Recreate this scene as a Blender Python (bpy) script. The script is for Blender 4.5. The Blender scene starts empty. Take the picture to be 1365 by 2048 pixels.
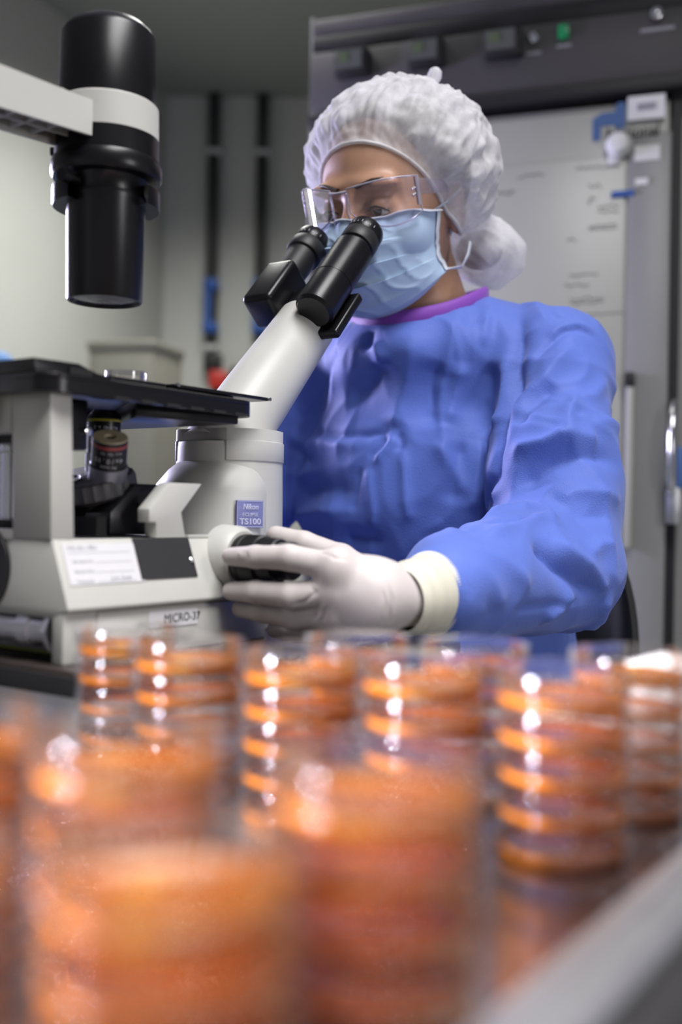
import bpy, bmesh, math, random
import numpy as np
from mathutils import Matrix, Vector, noise as mnoise

# ------------------------------------------------------------------ camera, world, lights
scene = bpy.context.scene
TABLE_Z = 0.75
EYE_Z = 0.8567                      # camera height above the floor
cam_data = bpy.data.cameras.new('camera')
cam_data.sensor_fit = 'VERTICAL'
cam_data.sensor_height = 36.0
cam_data.sensor_width = 24.0
cam_data.lens = 36.0 * 2100.0 / 2048.0
cam_data.clip_start = 0.02
cam_data.dof.use_dof = True
cam_data.dof.focus_distance = 0.98
cam_data.dof.aperture_fstop = 2.8
cam = bpy.data.objects.new('camera', cam_data)
scene.collection.objects.link(cam)
cam.matrix_world = (Matrix.Translation((0, 0, EYE_Z)) @ Matrix.Rotation(math.radians(90), 4, 'X')
                    @ Matrix.Rotation(math.radians(1.0), 4, 'Z'))
scene.camera = cam

world = bpy.data.worlds.new('room_air')
scene.world = world
world.use_nodes = True
world.node_tree.nodes['Background'].inputs[0].default_value = (0.80, 0.84, 0.86, 1)
world.node_tree.nodes['Background'].inputs[1].default_value = 0.22

def area_light(name, loc, target, size, size_y, power, color, spread=180):
    d = bpy.data.lights.new(name, 'AREA')
    d.shape = 'RECTANGLE'
    d.size, d.size_y = size, size_y
    d.energy = power
    d.color = color
    d.spread = math.radians(spread)
    o = bpy.data.objects.new(name, d)
    scene.collection.objects.link(o)
    o.location = loc
    o.rotation_euler = (Vector(target) - Vector(loc)).to_track_quat('-Z', 'Y').to_euler()
    return o

area_light('softbox_lamp_right', (1.02, 0.12, 1.10), (0.03, 0.75, 0.86), 0.20, 0.34, 4.3, (1.0, 0.97, 0.99))
area_light('softbox_lamp_left', (-1.10, 2.05, 1.30), (0.0, 1.0, 0.95), 0.15, 0.45, 34, (0.70, 0.66, 1.0))
area_light('dish_fill_overhead', (0.05, 0.30, 1.50), (0.02, 0.42, 0.72), 0.45, 0.35, 1.25, (1.0, 0.97, 0.95), 75)  # added fill from above to brighten the agar dishes, not a fitting of the room
area_light('dish_fill_front', (-0.72, 0.02, 1.00), (0.04, 0.38, 0.74), 0.14, 0.20, 3.0, (0.90, 0.86, 1.0), 42)  # added narrow-spread fill from the left, brightens the dishes and spares the microscope
area_light('ceiling_fluorescent_near', (0.35, 0.20, 2.42), (0.35, 0.25, 0), 0.6, 1.2, 29, (0.98, 0.97, 0.97), 135)
area_light('ceiling_fluorescent_far', (-0.35, 2.7, 2.42), (-0.35, 2.7, 0), 0.6, 1.2, 27, (1.0, 1.0, 0.95), 125)

vs = scene.view_settings
vs.view_transform = 'Standard'
vs.look = 'None'
vs.gamma = 1.0
vs.exposure = 0.08
vs.use_curve_mapping = False
scene.cycles.transparent_max_bounces = 40
scene.cycles.max_bounces = 5
scene.cycles.diffuse_bounces = 2
scene.cycles.glossy_bounces = 4
scene.cycles.transmission_bounces = 3
scene.cycles.caustics_reflective = False
scene.cycles.caustics_refractive = False
scene.cycles.sample_clamp_indirect = 4.0
scene.cycles.use_denoising = True
scene.cycles.adaptive_threshold = 0.08

# ------------------------------------------------------------------ helpers
COL = scene.collection
random.seed(4)

def mat(name, color, rough=0.5, metal=0.0, var=0.06, vscale=14.0, bump=0.0, bscale=300.0, spec=0.5, coat=0.0, trans=0.0, alpha=1.0, sss=0.0):
    m = bpy.data.materials.new(name)
    m.use_nodes = True
    nt = m.node_tree
    b = nt.nodes['Principled BSDF']
    tc = nt.nodes.new('ShaderNodeTexCoord')
    nz = nt.nodes.new('ShaderNodeTexNoise')
    nz.inputs['Scale'].default_value = vscale
    nz.inputs['Detail'].default_value = 4
    nt.links.new(tc.outputs['Object'], nz.inputs['Vector'])
    rp = nt.nodes.new('ShaderNodeValToRGB')
    c = color
    rp.color_ramp.elements[0].position = 0.3
    rp.color_ramp.elements[1].position = 0.7
    rp.color_ramp.elements[0].color = (c[0] * (1 - var), c[1] * (1 - var), c[2] * (1 - var), 1)
    rp.color_ramp.elements[1].color = (min(1, c[0] * (1 + var)), min(1, c[1] * (1 + var)), min(1, c[2] * (1 + var)), 1)
    nt.links.new(nz.outputs['Fac'], rp.inputs['Fac'])
    nt.links.new(rp.outputs['Color'], b.inputs['Base Color'])
    b.inputs['Roughness'].default_value = rough
    b.inputs['Metallic'].default_value = metal
    b.inputs['Specular IOR Level'].default_value = spec
    b.inputs['Coat Weight'].default_value = coat
    b.inputs['Transmission Weight'].default_value = trans
    b.inputs['Alpha'].default_value = alpha
    if sss:
        b.inputs['Subsurface Weight'].default_value = sss
        b.inputs['Subsurface Radius'].default_value = (0.008, 0.004, 0.002)
        b.inputs['Subsurface Scale'].default_value = 1.0
    if bump:
        n2 = nt.nodes.new('ShaderNodeTexNoise')
        n2.inputs['Scale'].default_value = bscale
        nt.links.new(tc.outputs['Object'], n2.inputs['Vector'])
        bp = nt.nodes.new('ShaderNodeBump')
        bp.inputs['Strength'].default_value = bump
        bp.inputs['Distance'].default_value = 0.001
        nt.links.new(n2.outputs['Fac'], bp.inputs['Height'])
        nt.links.new(bp.outputs['Normal'], b.inputs['Normal'])
    return m

def clear_plastic(name, tint, gloss_rough=0.05, ior=1.5, body=0.06, refl=1.0):
    """thin clear moulded plastic: straight see-through with fresnel reflection"""
    m = bpy.data.materials.new(name)
    m.use_nodes = True
    nt = m.node_tree
    for n in list(nt.nodes):
        nt.nodes.remove(n)
    out = nt.nodes.new('ShaderNodeOutputMaterial')
    tr = nt.nodes.new('ShaderNodeBsdfTransparent')
    tr.inputs['Color'].default_value = (*tint, 1)
    gl = nt.nodes.new('ShaderNodeBsdfGlossy')
    gl.inputs['Roughness'].default_value = gloss_rough
    gl.inputs['Color'].default_value = (1, 1, 1, 1)
    mb = tr
    if body:
        df = nt.nodes.new('ShaderNodeBsdfDiffuse')
        df.inputs['Color'].default_value = (*tint, 1)
        mb = nt.nodes.new('ShaderNodeMixShader')
        mb.inputs[0].default_value = body
        nt.links.new(tr.outputs[0], mb.inputs[1])
        nt.links.new(df.outputs[0], mb.inputs[2])
    fr = nt.nodes.new('ShaderNodeFresnel')
    fr.inputs['IOR'].default_value = ior
    mx = nt.nodes.new('ShaderNodeMixShader')
    sc_ = nt.nodes.new('ShaderNodeMath'); sc_.operation = 'MULTIPLY'; sc_.inputs[1].default_value = refl
    nt.links.new(fr.outputs[0], sc_.inputs[0]); nt.links.new(sc_.outputs[0], mx.inputs[0])
    nt.links.new(mb.outputs[0], mx.inputs[1])
    nt.links.new(gl.outputs[0], mx.inputs[2])
    nt.links.new(mx.outputs[0], out.inputs['Surface'])
    return m

def tag(o, label=None, cat=None, group=None, kind=None):
    if label: o['label'] = label
    if cat: o['category'] = cat
    if group: o['group'] = group
    if kind: o['kind'] = kind
    return o

def empty(name, loc=(0, 0, 0), rz=0.0):
    o = bpy.data.objects.new(name, None)
    COL.objects.link(o)
    o.location = loc
    o.rotation_euler = (0, 0, rz)
    o.empty_display_size = 0.05
    return o

def link(name, me, m, parent=None):
    o = bpy.data.objects.new(name, me)
    COL.objects.link(o)
    if m is not None and not me.materials:
        me.materials.append(m)
    if parent is not None:
        o.parent = parent
    return o

def mesh(name, verts, faces, m, parent=None, smooth=30, bevel=0.0, seg=2):
    me = bpy.data.meshes.new(name)
    me.from_pydata([tuple(v) for v in verts], [], [tuple(f) for f in faces])
    bm = bmesh.new()
    bm.from_mesh(me)
    bmesh.ops.recalc_face_normals(bm, faces=bm.faces)
    if bevel > 0:
        ed = [e for e in bm.edges if len(e.link_faces) == 2 and e.calc_face_angle(0) > 0.35]
        bmesh.ops.bevel(bm, geom=ed, offset=bevel, segments=seg, profile=0.5, affect='EDGES', clamp_overlap=True)
    bm.to_mesh(me)
    bm.free()
    if smooth:
        for p in me.polygons:
            p.use_smooth = True
        me.set_sharp_from_angle(angle=math.radians(smooth))
    return link(name, me, m, parent)

def box(name, lo, hi, m, parent=None, bevel=0.0, seg=2):
    (x0, y0, z0), (x1, y1, z1) = lo, hi
    v = [(x0, y0, z0), (x1, y0, z0), (x1, y1, z0), (x0, y1, z0), (x0, y0, z1), (x1, y0, z1), (x1, y1, z1), (x0, y1, z1)]
    f = [(0, 3, 2, 1), (4, 5, 6, 7), (0, 1, 5, 4), (1, 2, 6, 5), (2, 3, 7, 6), (3, 0, 4, 7)]
    return mesh(name, v, f, m, parent, bevel=bevel, seg=seg)

def boxes(name, lst, m, parent=None):
    V, Fc = [], []
    for (x0, y0, z0), (x1, y1, z1) in lst:
        n = len(V)
        V += [(x0, y0, z0), (x1, y0, z0), (x1, y1, z0), (x0, y1, z0), (x0, y0, z1), (x1, y0, z1), (x1, y1, z1), (x0, y1, z1)]
        Fc += [tuple(n + i for i in f) for f in [(0, 3, 2, 1), (4, 5, 6, 7), (0, 1, 5, 4), (1, 2, 6, 5), (2, 3, 7, 6), (3, 0, 4, 7)]]
    return mesh(name, V, Fc, m, parent)

def prism(name, pts, a0, a1, m, parent=None, axis='y', bevel=0.0, seg=2):
    """polygon extruded along an axis; pts are the two other coordinates in order"""
    def put(p, a):
        if axis == 'y': return (p[0], a, p[1])
        if axis == 'x': return (a, p[0], p[1])
        return (p[0], p[1], a)
    n = len(pts)
    v = [put(p, a0) for p in pts] + [put(p, a1) for p in pts]
    f = [tuple(range(n)), tuple(range(2 * n - 1, n - 1, -1))] + [(i, (i + 1) % n, n + (i + 1) % n, n + i) for i in range(n)]
    return mesh(name, v, f, m, parent, bevel=bevel, seg=seg)

def frame_to(origin, axis, up=(0, 0, 1)):
    a = Vector(axis).normalized()
    u = Vector(up)
    x = u.cross(a)
    if x.length < 1e-4:
        x = Vector((1, 0, 0)).cross(a)
    x.normalize()
    y = a.cross(x)
    M = Matrix((x, y, a)).transposed().to_4x4()
    return Matrix.Translation(origin) @ M

def lathe(name, prof, m, parent=None, M=Matrix(), n=40, a0=0.0, a1=2 * math.pi, smooth=35, knurl=0.0, kn=0):
    """prof: list of (r, z); r==0 closes"""
    full = abs(a1 - a0 - 2 * math.pi) < 1e-6
    cnt = n if full else n + 1
    V, Fc, rows = [], [], []
    for (r, z) in prof:
        if r < 1e-7:
            rows.append([len(V)])
            V.append(M @ Vector((0, 0, z)))
        else:
            row = []
            for i in range(cnt):
                a = a0 + (a1 - a0) * i / n
                rr = r
                if knurl and (i % 2): rr = r - knurl
                row.append(len(V))
                V.append(M @ Vector((rr * math.cos(a), rr * math.sin(a), z)))
            rows.append(row)
    for r1, r2 in zip(rows, rows[1:]):
        m_ = n
        for i in range(m_):
            j = (i + 1) % cnt if full else i + 1
            if len(r1) == 1 and len(r2) == 1: continue
            if len(r1) == 1: Fc.append((r1[0], r2[i], r2[j]))
            elif len(r2) == 1: Fc.append((r1[i], r2[0], r1[j]))
            else: Fc.append((r1[i], r2[i], r2[j], r1[j]))
    return mesh(name, V, Fc, m, parent, smooth=smooth)

def sweep(name, path, prof_fn, m, parent=None, closed=False, n=10, up=(0, 0, 1), smooth=60):
    """tube along path; prof_fn(t)->(rx, ry)"""
    P = [Vector(p) for p in path]
    k = len(P)
    V, Fc = [], []
    for i, p in enumerate(P):
        a = P[(i + 1) % k] if (closed or i < k - 1) else p
        b = P[i - 1] if (closed or i > 0) else p
        t = (a - b).normalized()
        x = Vector(up).cross(t)
        if x.length < 1e-4: x = Vector((1, 0, 0)).cross(t)
        x.normalize()
        y = t.cross(x)
        rx, ry = prof_fn(i / max(1, k - 1))
        for j in range(n):
            an = 2 * math.pi * j / n
            V.append(p + x * rx * math.cos(an) + y * ry * math.sin(an))
    for i in range(k if closed else k - 1):
        for j in range(n):
            a, b = i * n + j, i * n + (j + 1) % n
            c, d = ((i + 1) % k) * n + (j + 1) % n, ((i + 1) % k) * n + j
            Fc.append((a, b, c, d))
    if not closed:
        Fc.append(tuple(range(n)))
        Fc.append(tuple(range((k - 1) * n + n - 1, (k - 1) * n - 1, -1)))
    return mesh(name, V, Fc, m, parent, smooth=smooth)

def text(name, body, size, M, m, parent=None, shear=0.0, extrude=0.0002, align='CENTER', sx=1.0, bold=0.0):
    c = bpy.data.curves.new(name, 'FONT')
    c.body = body
    c.size = size
    c.align_x = align
    c.align_y = 'CENTER'
    c.extrude = extrude
    c.shear = shear
    c.offset = bold
    c.resolution_u = 3
    c.materials.append(m)
    tmp = bpy.data.objects.new('tmp_text', c)
    COL.objects.link(tmp)
    bpy.context.view_layer.update()
    me = bpy.data.meshes.new_from_object(tmp.evaluated_get(bpy.context.evaluated_depsgraph_get()))
    bpy.data.objects.remove(tmp)
    bpy.data.curves.remove(c)
    me.name = name
    me.transform(M @ Matrix.Diagonal((sx, 1, 1, 1)))
    if not me.materials: me.materials.append(m)
    return link(name, me, None, parent)

def plane_frame(origin, xdir, ydir):
    x = Vector(xdir).normalized()
    y = Vector(ydir).normalized()
    z = x.cross(y).normalized()
    y = z.cross(x)
    M = Matrix((x, y, z)).transposed().to_4x4()
    return Matrix.Translation(origin) @ M

# ------------------------------------------------------------------ implicit surfaces (for the person)
def sd_cap(p, a, b, ra, rb):
    a = np.asarray(a, np.float32); b = np.asarray(b, np.float32)
    ab = b - a
    t = np.clip(((p - a) @ ab) / max(1e-9, float(ab @ ab)), 0, 1)
    return np.linalg.norm(p - a - t[:, None] * ab, axis=1) - (ra + (rb - ra) * t)

def sd_ell(p, c, r):
    q = p - np.asarray(c, np.float32)
    r = np.asarray(r, np.float32)
    k0 = np.linalg.norm(q / r, axis=1)
    k1 = np.linalg.norm(q / (r * r), axis=1) + 1e-9
    return k0 * (k0 - 1) / k1

def smin(a, b, k):
    h = np.clip(0.5 + 0.5 * (b - a) / k, 0, 1)
    return b + (a - b) * h - k * h * (1 - h)

def smax(a, b, k):
    return -smin(-a, -b, k)

def implicit(fn, lo, hi, h):
    """surface nets of fn<0 over a box; dense only near the surface"""
    lo = np.asarray(lo, np.float64); hi = np.asarray(hi, np.float64)
    S = 6
    nb = np.ceil((hi - lo) / (h * S)).astype(int)
    n = nb * S
    cc = [lo[i] + (np.arange(nb[i]) + 0.5) * S * h for i in range(3)]
    g = np.stack(np.meshgrid(*cc, indexing='ij'), -1).reshape(-1, 3).astype(np.float32)
    dc = fn(g).reshape(nb)
    near = np.abs(dc) < S * h * 1.35
    vals = np.repeat(np.repeat(np.repeat(np.where(dc < 0, -1.0, 1.0).astype(np.float32), S, 0), S, 1), S, 2)
    mk = np.repeat(np.repeat(np.repeat(near, S, 0), S, 1), S, 2)
    idx = np.argwhere(mk)
    pts = (lo + (idx + 0.5) * h).astype(np.float32)
    out = np.empty(len(pts), np.float32)
    for s in range(0, len(pts), 400000):
        out[s:s + 400000] = fn(pts[s:s + 400000])
    vals[mk] = out
    # surface nets
    sg = vals < 0
    nx, ny, nz = vals.shape
    cnt = np.zeros((nx - 1, ny - 1, nz - 1), np.int8)
    for dx in (0, 1):
        for dy in (0, 1):
            for dz in (0, 1):
                cnt += sg[dx:nx - 1 + dx, dy:ny - 1 + dy, dz:nz - 1 + dz]
    act = (cnt > 0) & (cnt < 8)
    ci = np.argwhere(act)
    vid = -np.ones(act.shape, np.int32)
    vid[act] = np.arange(len(ci))
    acc = np.zeros((len(ci), 3)); num = np.zeros(len(ci))
    corners = [(a, b, c) for a in (0, 1) for b in (0, 1) for c in (0, 1)]
    for p in corners:
        for ax in range(3):
            if p[ax]: continue
            q = list(p); q[ax] = 1
            va = vals[ci[:, 0] + p[0], ci[:, 1] + p[1], ci[:, 2] + p[2]]
            vb = vals[ci[:, 0] + q[0], ci[:, 1] + q[1], ci[:, 2] + q[2]]
            cr = (va < 0) != (vb < 0)
            t = np.where(cr, va / np.where(va == vb, 1, va - vb), 0)
            pos = np.tile(np.array(p, float), (len(ci), 1))
            pos[:, ax] += t
            acc += pos * cr[:, None]; num += cr
    V = lo + (ci + acc / num[:, None] + 0.5) * h
    Q = []
    for ax in range(3):
        o1, o2 = [(1, 2), (2, 0), (0, 1)][ax]
        s0 = [slice(None)] * 3; s1 = [slice(None)] * 3
        s0[ax] = slice(0, -1); s1[ax] = slice(1, None)
        ch = sg[tuple(s0)] != sg[tuple(s1)]
        e = np.argwhere(ch)
        e = e[(e[:, o1] > 0) & (e[:, o2] > 0)]
        e = e[(e[:, o1] < vals.shape[o1] - 1) & (e[:, o2] < vals.shape[o2] - 1)]
        def gid(d1, d2):
            c = e.copy(); c[:, o1] += d1; c[:, o2] += d2
            return vid[c[:, 0], c[:, 1], c[:, 2]]
        q = np.stack([gid(-1, -1), gid(0, -1), gid(0, 0), gid(-1, 0)], 1)
        flip = ~sg[e[:, 0], e[:, 1], e[:, 2]]
        q[flip] = q[flip][:, ::-1]
        Q.append(q)
    Q = np.concatenate(Q)
    Q = Q[(Q >= 0).all(1)]
    return V, Q

def mesh_np(name, V, Q, m, parent=None):
    me = bpy.data.meshes.new(name)
    me.vertices.add(len(V)); me.vertices.foreach_set('co', np.ascontiguousarray(V, np.float32).ravel())
    me.loops.add(Q.size); me.loops.foreach_set('vertex_index', np.ascontiguousarray(Q, np.int32).ravel())
    me.polygons.add(len(Q))
    me.polygons.foreach_set('loop_start', np.arange(0, Q.size, Q.shape[1], dtype=np.int32))
    me.update(calc_edges=True)
    me.validate()
    me.polygons.foreach_set('use_smooth', np.ones(len(me.polygons), bool))
    return link(name, me, m, parent)

def normals_np(V, Q):
    a, b, c, d = V[Q[:, 0]], V[Q[:, 1]], V[Q[:, 2]], V[Q[:, 3]]
    fn = np.cross(c - a, d - b)
    N = np.zeros_like(V)
    for i in range(4):
        np.add.at(N, Q[:, i], fn)
    return N / (np.linalg.norm(N, axis=1, keepdims=True) + 1e-12)

def relax(V, Q, it=2, lam=0.5):
    for _ in range(it):
        acc = np.zeros_like(V); cn = np.zeros(len(V))
        for i in range(4):
            j = (i + 1) % 4
            np.add.at(acc, Q[:, i], V[Q[:, j]]); np.add.at(cn, Q[:, i], 1)
            np.add.at(acc, Q[:, j], V[Q[:, i]]); np.add.at(cn, Q[:, j], 1)
        V = V + lam * (acc / np.maximum(cn, 1)[:, None] - V)
    return V

def cut(V, Q, keep):
    kq = keep[Q].all(1)
    Q = Q[kq]
    used = np.unique(Q)
    mp = -np.ones(len(V), np.int64); mp[used] = np.arange(len(used))
    return V[used], mp[Q]

# the bench frame: x runs from the back of the microscope to its operator, -y to the operator's left, z up
BENCH_ANGLE = math.atan2(0.8216, 0.57)
BENCH_O = Vector((-0.1951, 0.71, TABLE_Z))
BM = Matrix.Translation(BENCH_O) @ Matrix.Rotation(BENCH_ANGLE, 4, 'Z')

# ------------------------------------------------------------------ materials
M_wall = mat('painted_wall', (0.57, 0.575, 0.535), 0.7, var=0.03, vscale=3)
M_ceiling = mat('painted_ceiling', (0.30, 0.31, 0.29), 0.8, var=0.04, vscale=2)
M_floor = mat('vinyl_floor', (0.30, 0.31, 0.31), 0.4, var=0.08, vscale=20)
M_cream = mat('cream_enamel', (0.52, 0.515, 0.485), 0.42, var=0.02, vscale=30, bump=0.05, bscale=1500)
M_black = mat('black_enamel', (0.006, 0.0055, 0.007), 0.30, var=0.15, vscale=40, bump=0.06, bscale=1500, spec=0.32)
M_rubber = mat('black_rubber', (0.010, 0.0095, 0.011), 0.5, var=0.15, vscale=40)
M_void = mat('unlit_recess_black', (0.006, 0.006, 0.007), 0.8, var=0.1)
M_chrome = mat('chrome', (0.75, 0.75, 0.78), 0.16, 1.0, var=0.04)
M_steel = mat('brushed_steel', (0.55, 0.55, 0.58), 0.20, 1.0, var=0.08, vscale=60, bump=0.05, bscale=500)
M_alu = mat('satin_aluminium', (0.62, 0.62, 0.65), 0.38, 1.0, var=0.05, vscale=60)
M_grey = mat('grey_metal', (0.36, 0.35, 0.37), 0.42, 0.3, var=0.05)
M_dark_table = mat('dark_laminate', (0.045, 0.035, 0.033), 0.22, var=0.25, vscale=25)
M_white = mat('white_print_paper', (0.66, 0.65, 0.68), 0.5, var=0.02)
M_ink = mat('black_ink', (0.03, 0.03, 0.035), 0.6, var=0.1)
M_faint = mat('grey_ink', (0.34, 0.33, 0.37), 0.6, var=0.1)
M_badge = mat('violet_blue_badge', (0.12, 0.13, 0.36), 0.4, var=0.05)
M_badge_line = mat('badge_silver_lettering', (0.42, 0.44, 0.62), 0.35, var=0.05)
M_yellow = mat('yellow_ring', (0.55, 0.48, 0.04), 0.4)
M_red = mat('red_ring', (0.35, 0.05, 0.06), 0.4)
M_redplastic = mat('red_plastic', (0.50, 0.03, 0.02), 0.4)
M_silverdark = mat('anodised_grey', (0.26, 0.26, 0.30), 0.35, 0.6)
M_olive = mat('olive_label', (0.20, 0.22, 0.03), 0.5, var=0.1)
M_tan = mat('tan_lens_face', (0.42, 0.36, 0.24), 0.4, var=0.08)
M_bluestrap = mat('blue_strap', (0.02, 0.09, 0.36), 0.5)
M_bluefab = mat('blue_upholstery', (0.10, 0.22, 0.48), 0.7)
M_panel = mat('charcoal_panel', (0.075, 0.070, 0.072), 0.5, var=0.05)
M_rail = mat('dark_rail_enamel', (0.022, 0.022, 0.022), 0.6)
M_panel_dk = mat('black_trim', (0.014, 0.013, 0.015), 0.5, var=0.1)
M_door = mat('white_door_enamel', (0.44, 0.44, 0.40), 0.35, var=0.02, vscale=4)
M_doorframe = mat('grey_door_frame', (0.27, 0.27, 0.265), 0.4, var=0.03)
M_board = mat('whiteboard_film', (0.48, 0.48, 0.44), 0.3, var=0.02, vscale=5)
M_lcd = mat('controller_face', (0.12, 0.125, 0.115), 0.4)
M_lcdgreen = mat('display_green', (0.12, 0.16, 0.08), 0.4)
M_green = mat('green_lamp_lens', (0.01, 0.30, 0.10), 0.25, coat=0.5)
M_whiteplastic = mat('white_plastic', (0.78, 0.78, 0.76), 0.4)
M_logo = mat('blue_logo', (0.06, 0.13, 0.30), 0.45)
M_marker = mat('faded_black_marker', (0.17, 0.17, 0.155), 0.6, var=0.25, vscale=80)
M_chair = mat('black_chair_plastic', (0.03, 0.03, 0.032), 0.45)
M_steelbox = mat('dull_steel_sheet', (0.28, 0.27, 0.23), 0.5, 0.4, var=0.06)
M_dish = clear_plastic('clear_polystyrene', (0.99, 0.985, 0.985), 0.06, 1.40, 0.010, 0.7)

def agar_material():
    m = bpy.data.materials.new('orange_agar')
    m.use_nodes = True
    nt = m.node_tree
    for n in list(nt.nodes): nt.nodes.remove(n)
    out = nt.nodes.new('ShaderNodeOutputMaterial')
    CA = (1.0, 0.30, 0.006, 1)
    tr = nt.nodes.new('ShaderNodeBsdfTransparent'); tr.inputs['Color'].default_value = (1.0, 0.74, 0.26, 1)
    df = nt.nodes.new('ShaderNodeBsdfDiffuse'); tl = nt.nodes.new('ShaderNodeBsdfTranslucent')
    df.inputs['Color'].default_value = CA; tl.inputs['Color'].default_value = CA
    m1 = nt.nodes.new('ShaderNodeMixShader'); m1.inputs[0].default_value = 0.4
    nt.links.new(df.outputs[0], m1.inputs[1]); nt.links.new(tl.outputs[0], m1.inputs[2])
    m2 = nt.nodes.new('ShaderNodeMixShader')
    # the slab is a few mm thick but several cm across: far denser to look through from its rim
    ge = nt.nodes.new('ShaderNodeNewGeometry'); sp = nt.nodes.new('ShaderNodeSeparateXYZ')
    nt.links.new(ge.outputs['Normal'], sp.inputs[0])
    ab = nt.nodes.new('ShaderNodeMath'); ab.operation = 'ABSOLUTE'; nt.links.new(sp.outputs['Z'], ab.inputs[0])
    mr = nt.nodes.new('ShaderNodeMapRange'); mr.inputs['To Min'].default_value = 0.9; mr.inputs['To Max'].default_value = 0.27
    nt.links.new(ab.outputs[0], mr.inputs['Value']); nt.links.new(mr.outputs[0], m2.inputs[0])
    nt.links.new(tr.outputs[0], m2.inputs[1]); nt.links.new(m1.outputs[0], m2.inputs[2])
    gl = nt.nodes.new('ShaderNodeBsdfGlossy'); gl.inputs['Roughness'].default_value = 0.06
    fr = nt.nodes.new('ShaderNodeFresnel'); fr.inputs['IOR'].default_value = 1.45
    m3 = nt.nodes.new('ShaderNodeMixShader')
    nt.links.new(fr.outputs[0], m3.inputs[0]); nt.links.new(m2.outputs[0], m3.inputs[1]); nt.links.new(gl.outputs[0], m3.inputs[2])
    nt.links.new(m3.outputs[0], out.inputs['Surface'])
    return m
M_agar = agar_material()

# ------------------------------------------------------------------ the room
def struct(o): o['kind'] = 'structure'; return o
struct(box('floor', (-3, -2.5, -0.05), (3, 4.4, 0), M_floor))
struct(box('ceiling', (-3, -2.5, 2.45), (3, 4.4, 2.5), M_ceiling))
struct(box('wall_back', (-0.72, 4.05, 0), (2.6, 4.15, 2.45), M_wall))
struct(prism('wall_left', [(-0.70, 4.05), (-2.25, -0.2), (-2.35, -0.16), (-0.72, 4.2)], 0, 2.45, M_wall, axis='z'))
struct(box('wall_right', (2.5, -2.5, 0), (2.6, 4.05, 2.45), M_wall))

# two dark rails with blue straps on the back wall
for i, (x, lab) in enumerate([(-0.510, 'dark vertical wall rail with blue strap, nearer the microscope lamp'),
                              (-0.324, 'dark vertical wall rail with blue strap, nearer the hair cap')]):
    r = tag(empty('wall_rail', (x, 4.02, 1.0)), lab, 'rail', 'dark rails on the back wall')
    z0 = -1.0
    box('rail_upper', (-0.021, -0.03, 2.236 + z0), (0.021, 0.03, 2.442 + z0), M_rail, r, 0.004)
    box('rail_lower', (-0.021, -0.03, 1.49 + z0), (0.021, 0.03, 2.212 + z0), M_rail, r, 0.004)
    box('joint_bracket', (-0.026, -0.02, 2.212 + z0), (0.026, 0.03, 2.236 + z0), M_whiteplastic, r, 0.003)
    box('blue_strap', (-0.024, -0.036, 1.565 + z0), (0.002, -0.03, 1.69 + z0), M_bluestrap, r)
    box('strap_buckle', (-0.027, -0.042, 1.69 + z0), (0.027, 0.03, 1.735 + z0), M_bluestrap, r, 0.004)
    box('strap_buckle', (-0.027, -0.042, 1.53 + z0), (0.027, 0.03, 1.57 + z0), M_bluestrap, r, 0.004)
    box('end_cap', (-0.024, -0.02, 1.468 + z0), (0.024, 0.03, 1.49 + z0), M_whiteplastic, r, 0.003)
r = tag(empty('wall_socket', (-0.502, 4.02, 1.42)), 'small black wall socket box below the rail', 'socket')
box('socket_body', (-0.03, -0.03, -0.03), (0.03, 0.03, 0.03), M_panel_dk, r, 0.006)
box('socket_plate', (-0.036, 0.0, -0.036), (0.036, 0.03, 0.036), M_panel, r, 0.004)
r = tag(empty('red_valve', (-0.47, 3.98, 1.35)), 'red plastic valve handle on dark pipe behind the eyepiece tube', 'valve')
box('valve_handle', (-0.04, -0.03, -0.04), (0.035, 0.02, 0.035), M_redplastic, r, 0.015)
lathe('valve_pipe', [(0, -0.25), (0.03, -0.25), (0.03, 0.05), (0, 0.05)], M_panel_dk, r, Matrix.Translation((0.07, 0.03, 0)), 16)
box('valve_bracket', (-0.03, 0.02, -0.12), (0.13, 0.07, 0.02), M_panel_dk, r, 0.006)
# steel cabinet on the floor behind the stage
r = tag(empty('steel_cabinet', (-0.60, 3.02, 0), math.radians(-14)), 'dull steel cabinet standing behind the microscope stage', 'cabinet')
box('cabinet_body', (-0.10, -0.09, 0.0), (0.10, 0.11, 1.30), M_steelbox, r, 0.004)
box('cabinet_lid', (-0.105, -0.095, 1.30), (0.105, 0.115, 1.325), M_steelbox, r, 0.004)
box('cabinet_door', (-0.085, -0.096, 0.1), (0.092, -0.09, 1.28), M_steelbox, r, 0.003)
box('door_knob', (0.06, -0.112, 0.7), (0.08, -0.096, 0.74), M_chrome, r, 0.004)
# blue chair at the far left
r = tag(empty('blue_chair', (-0.98, 2.4, 0), math.radians(20)), 'blue upholstered chair at the left edge behind microscope', 'chair')
box('backrest', (-0.22, -0.03, 0.62), (0.215, 0.03, 1.22), M_bluefab, r, 0.03, 3)
box('seat', (-0.22, -0.45, 0.43), (0.22, 0.02, 0.5), M_bluefab, r, 0.03, 3)
box('back_support', (-0.03, 0.03, 0.40), (0.03, 0.05, 0.9), M_chair, r, 0.005)
lathe('gas_column', [(0, 0.06), (0.025, 0.06), (0.025, 0.43), (0, 0.43)], M_chair, r, Matrix.Translation((0, -0.2, 0)), 16)
for k in range(5):
    a = k * 2 * math.pi / 5
    sweep('leg', [(0, -0.2, 0.08), (0.27 * math.cos(a), -0.2 + 0.27 * math.sin(a), 0.045)], lambda t: (0.02, 0.016), M_chair, r)
    lathe('caster', [(0, -0.012), (0.024, -0.012), (0.024, 0.012), (0, 0.012)], M_chair, r,
          frame_to((0.27 * math.cos(a), -0.2 + 0.27 * math.sin(a), 0.024), (-math.sin(a), math.cos(a), 0)), 14)

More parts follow.
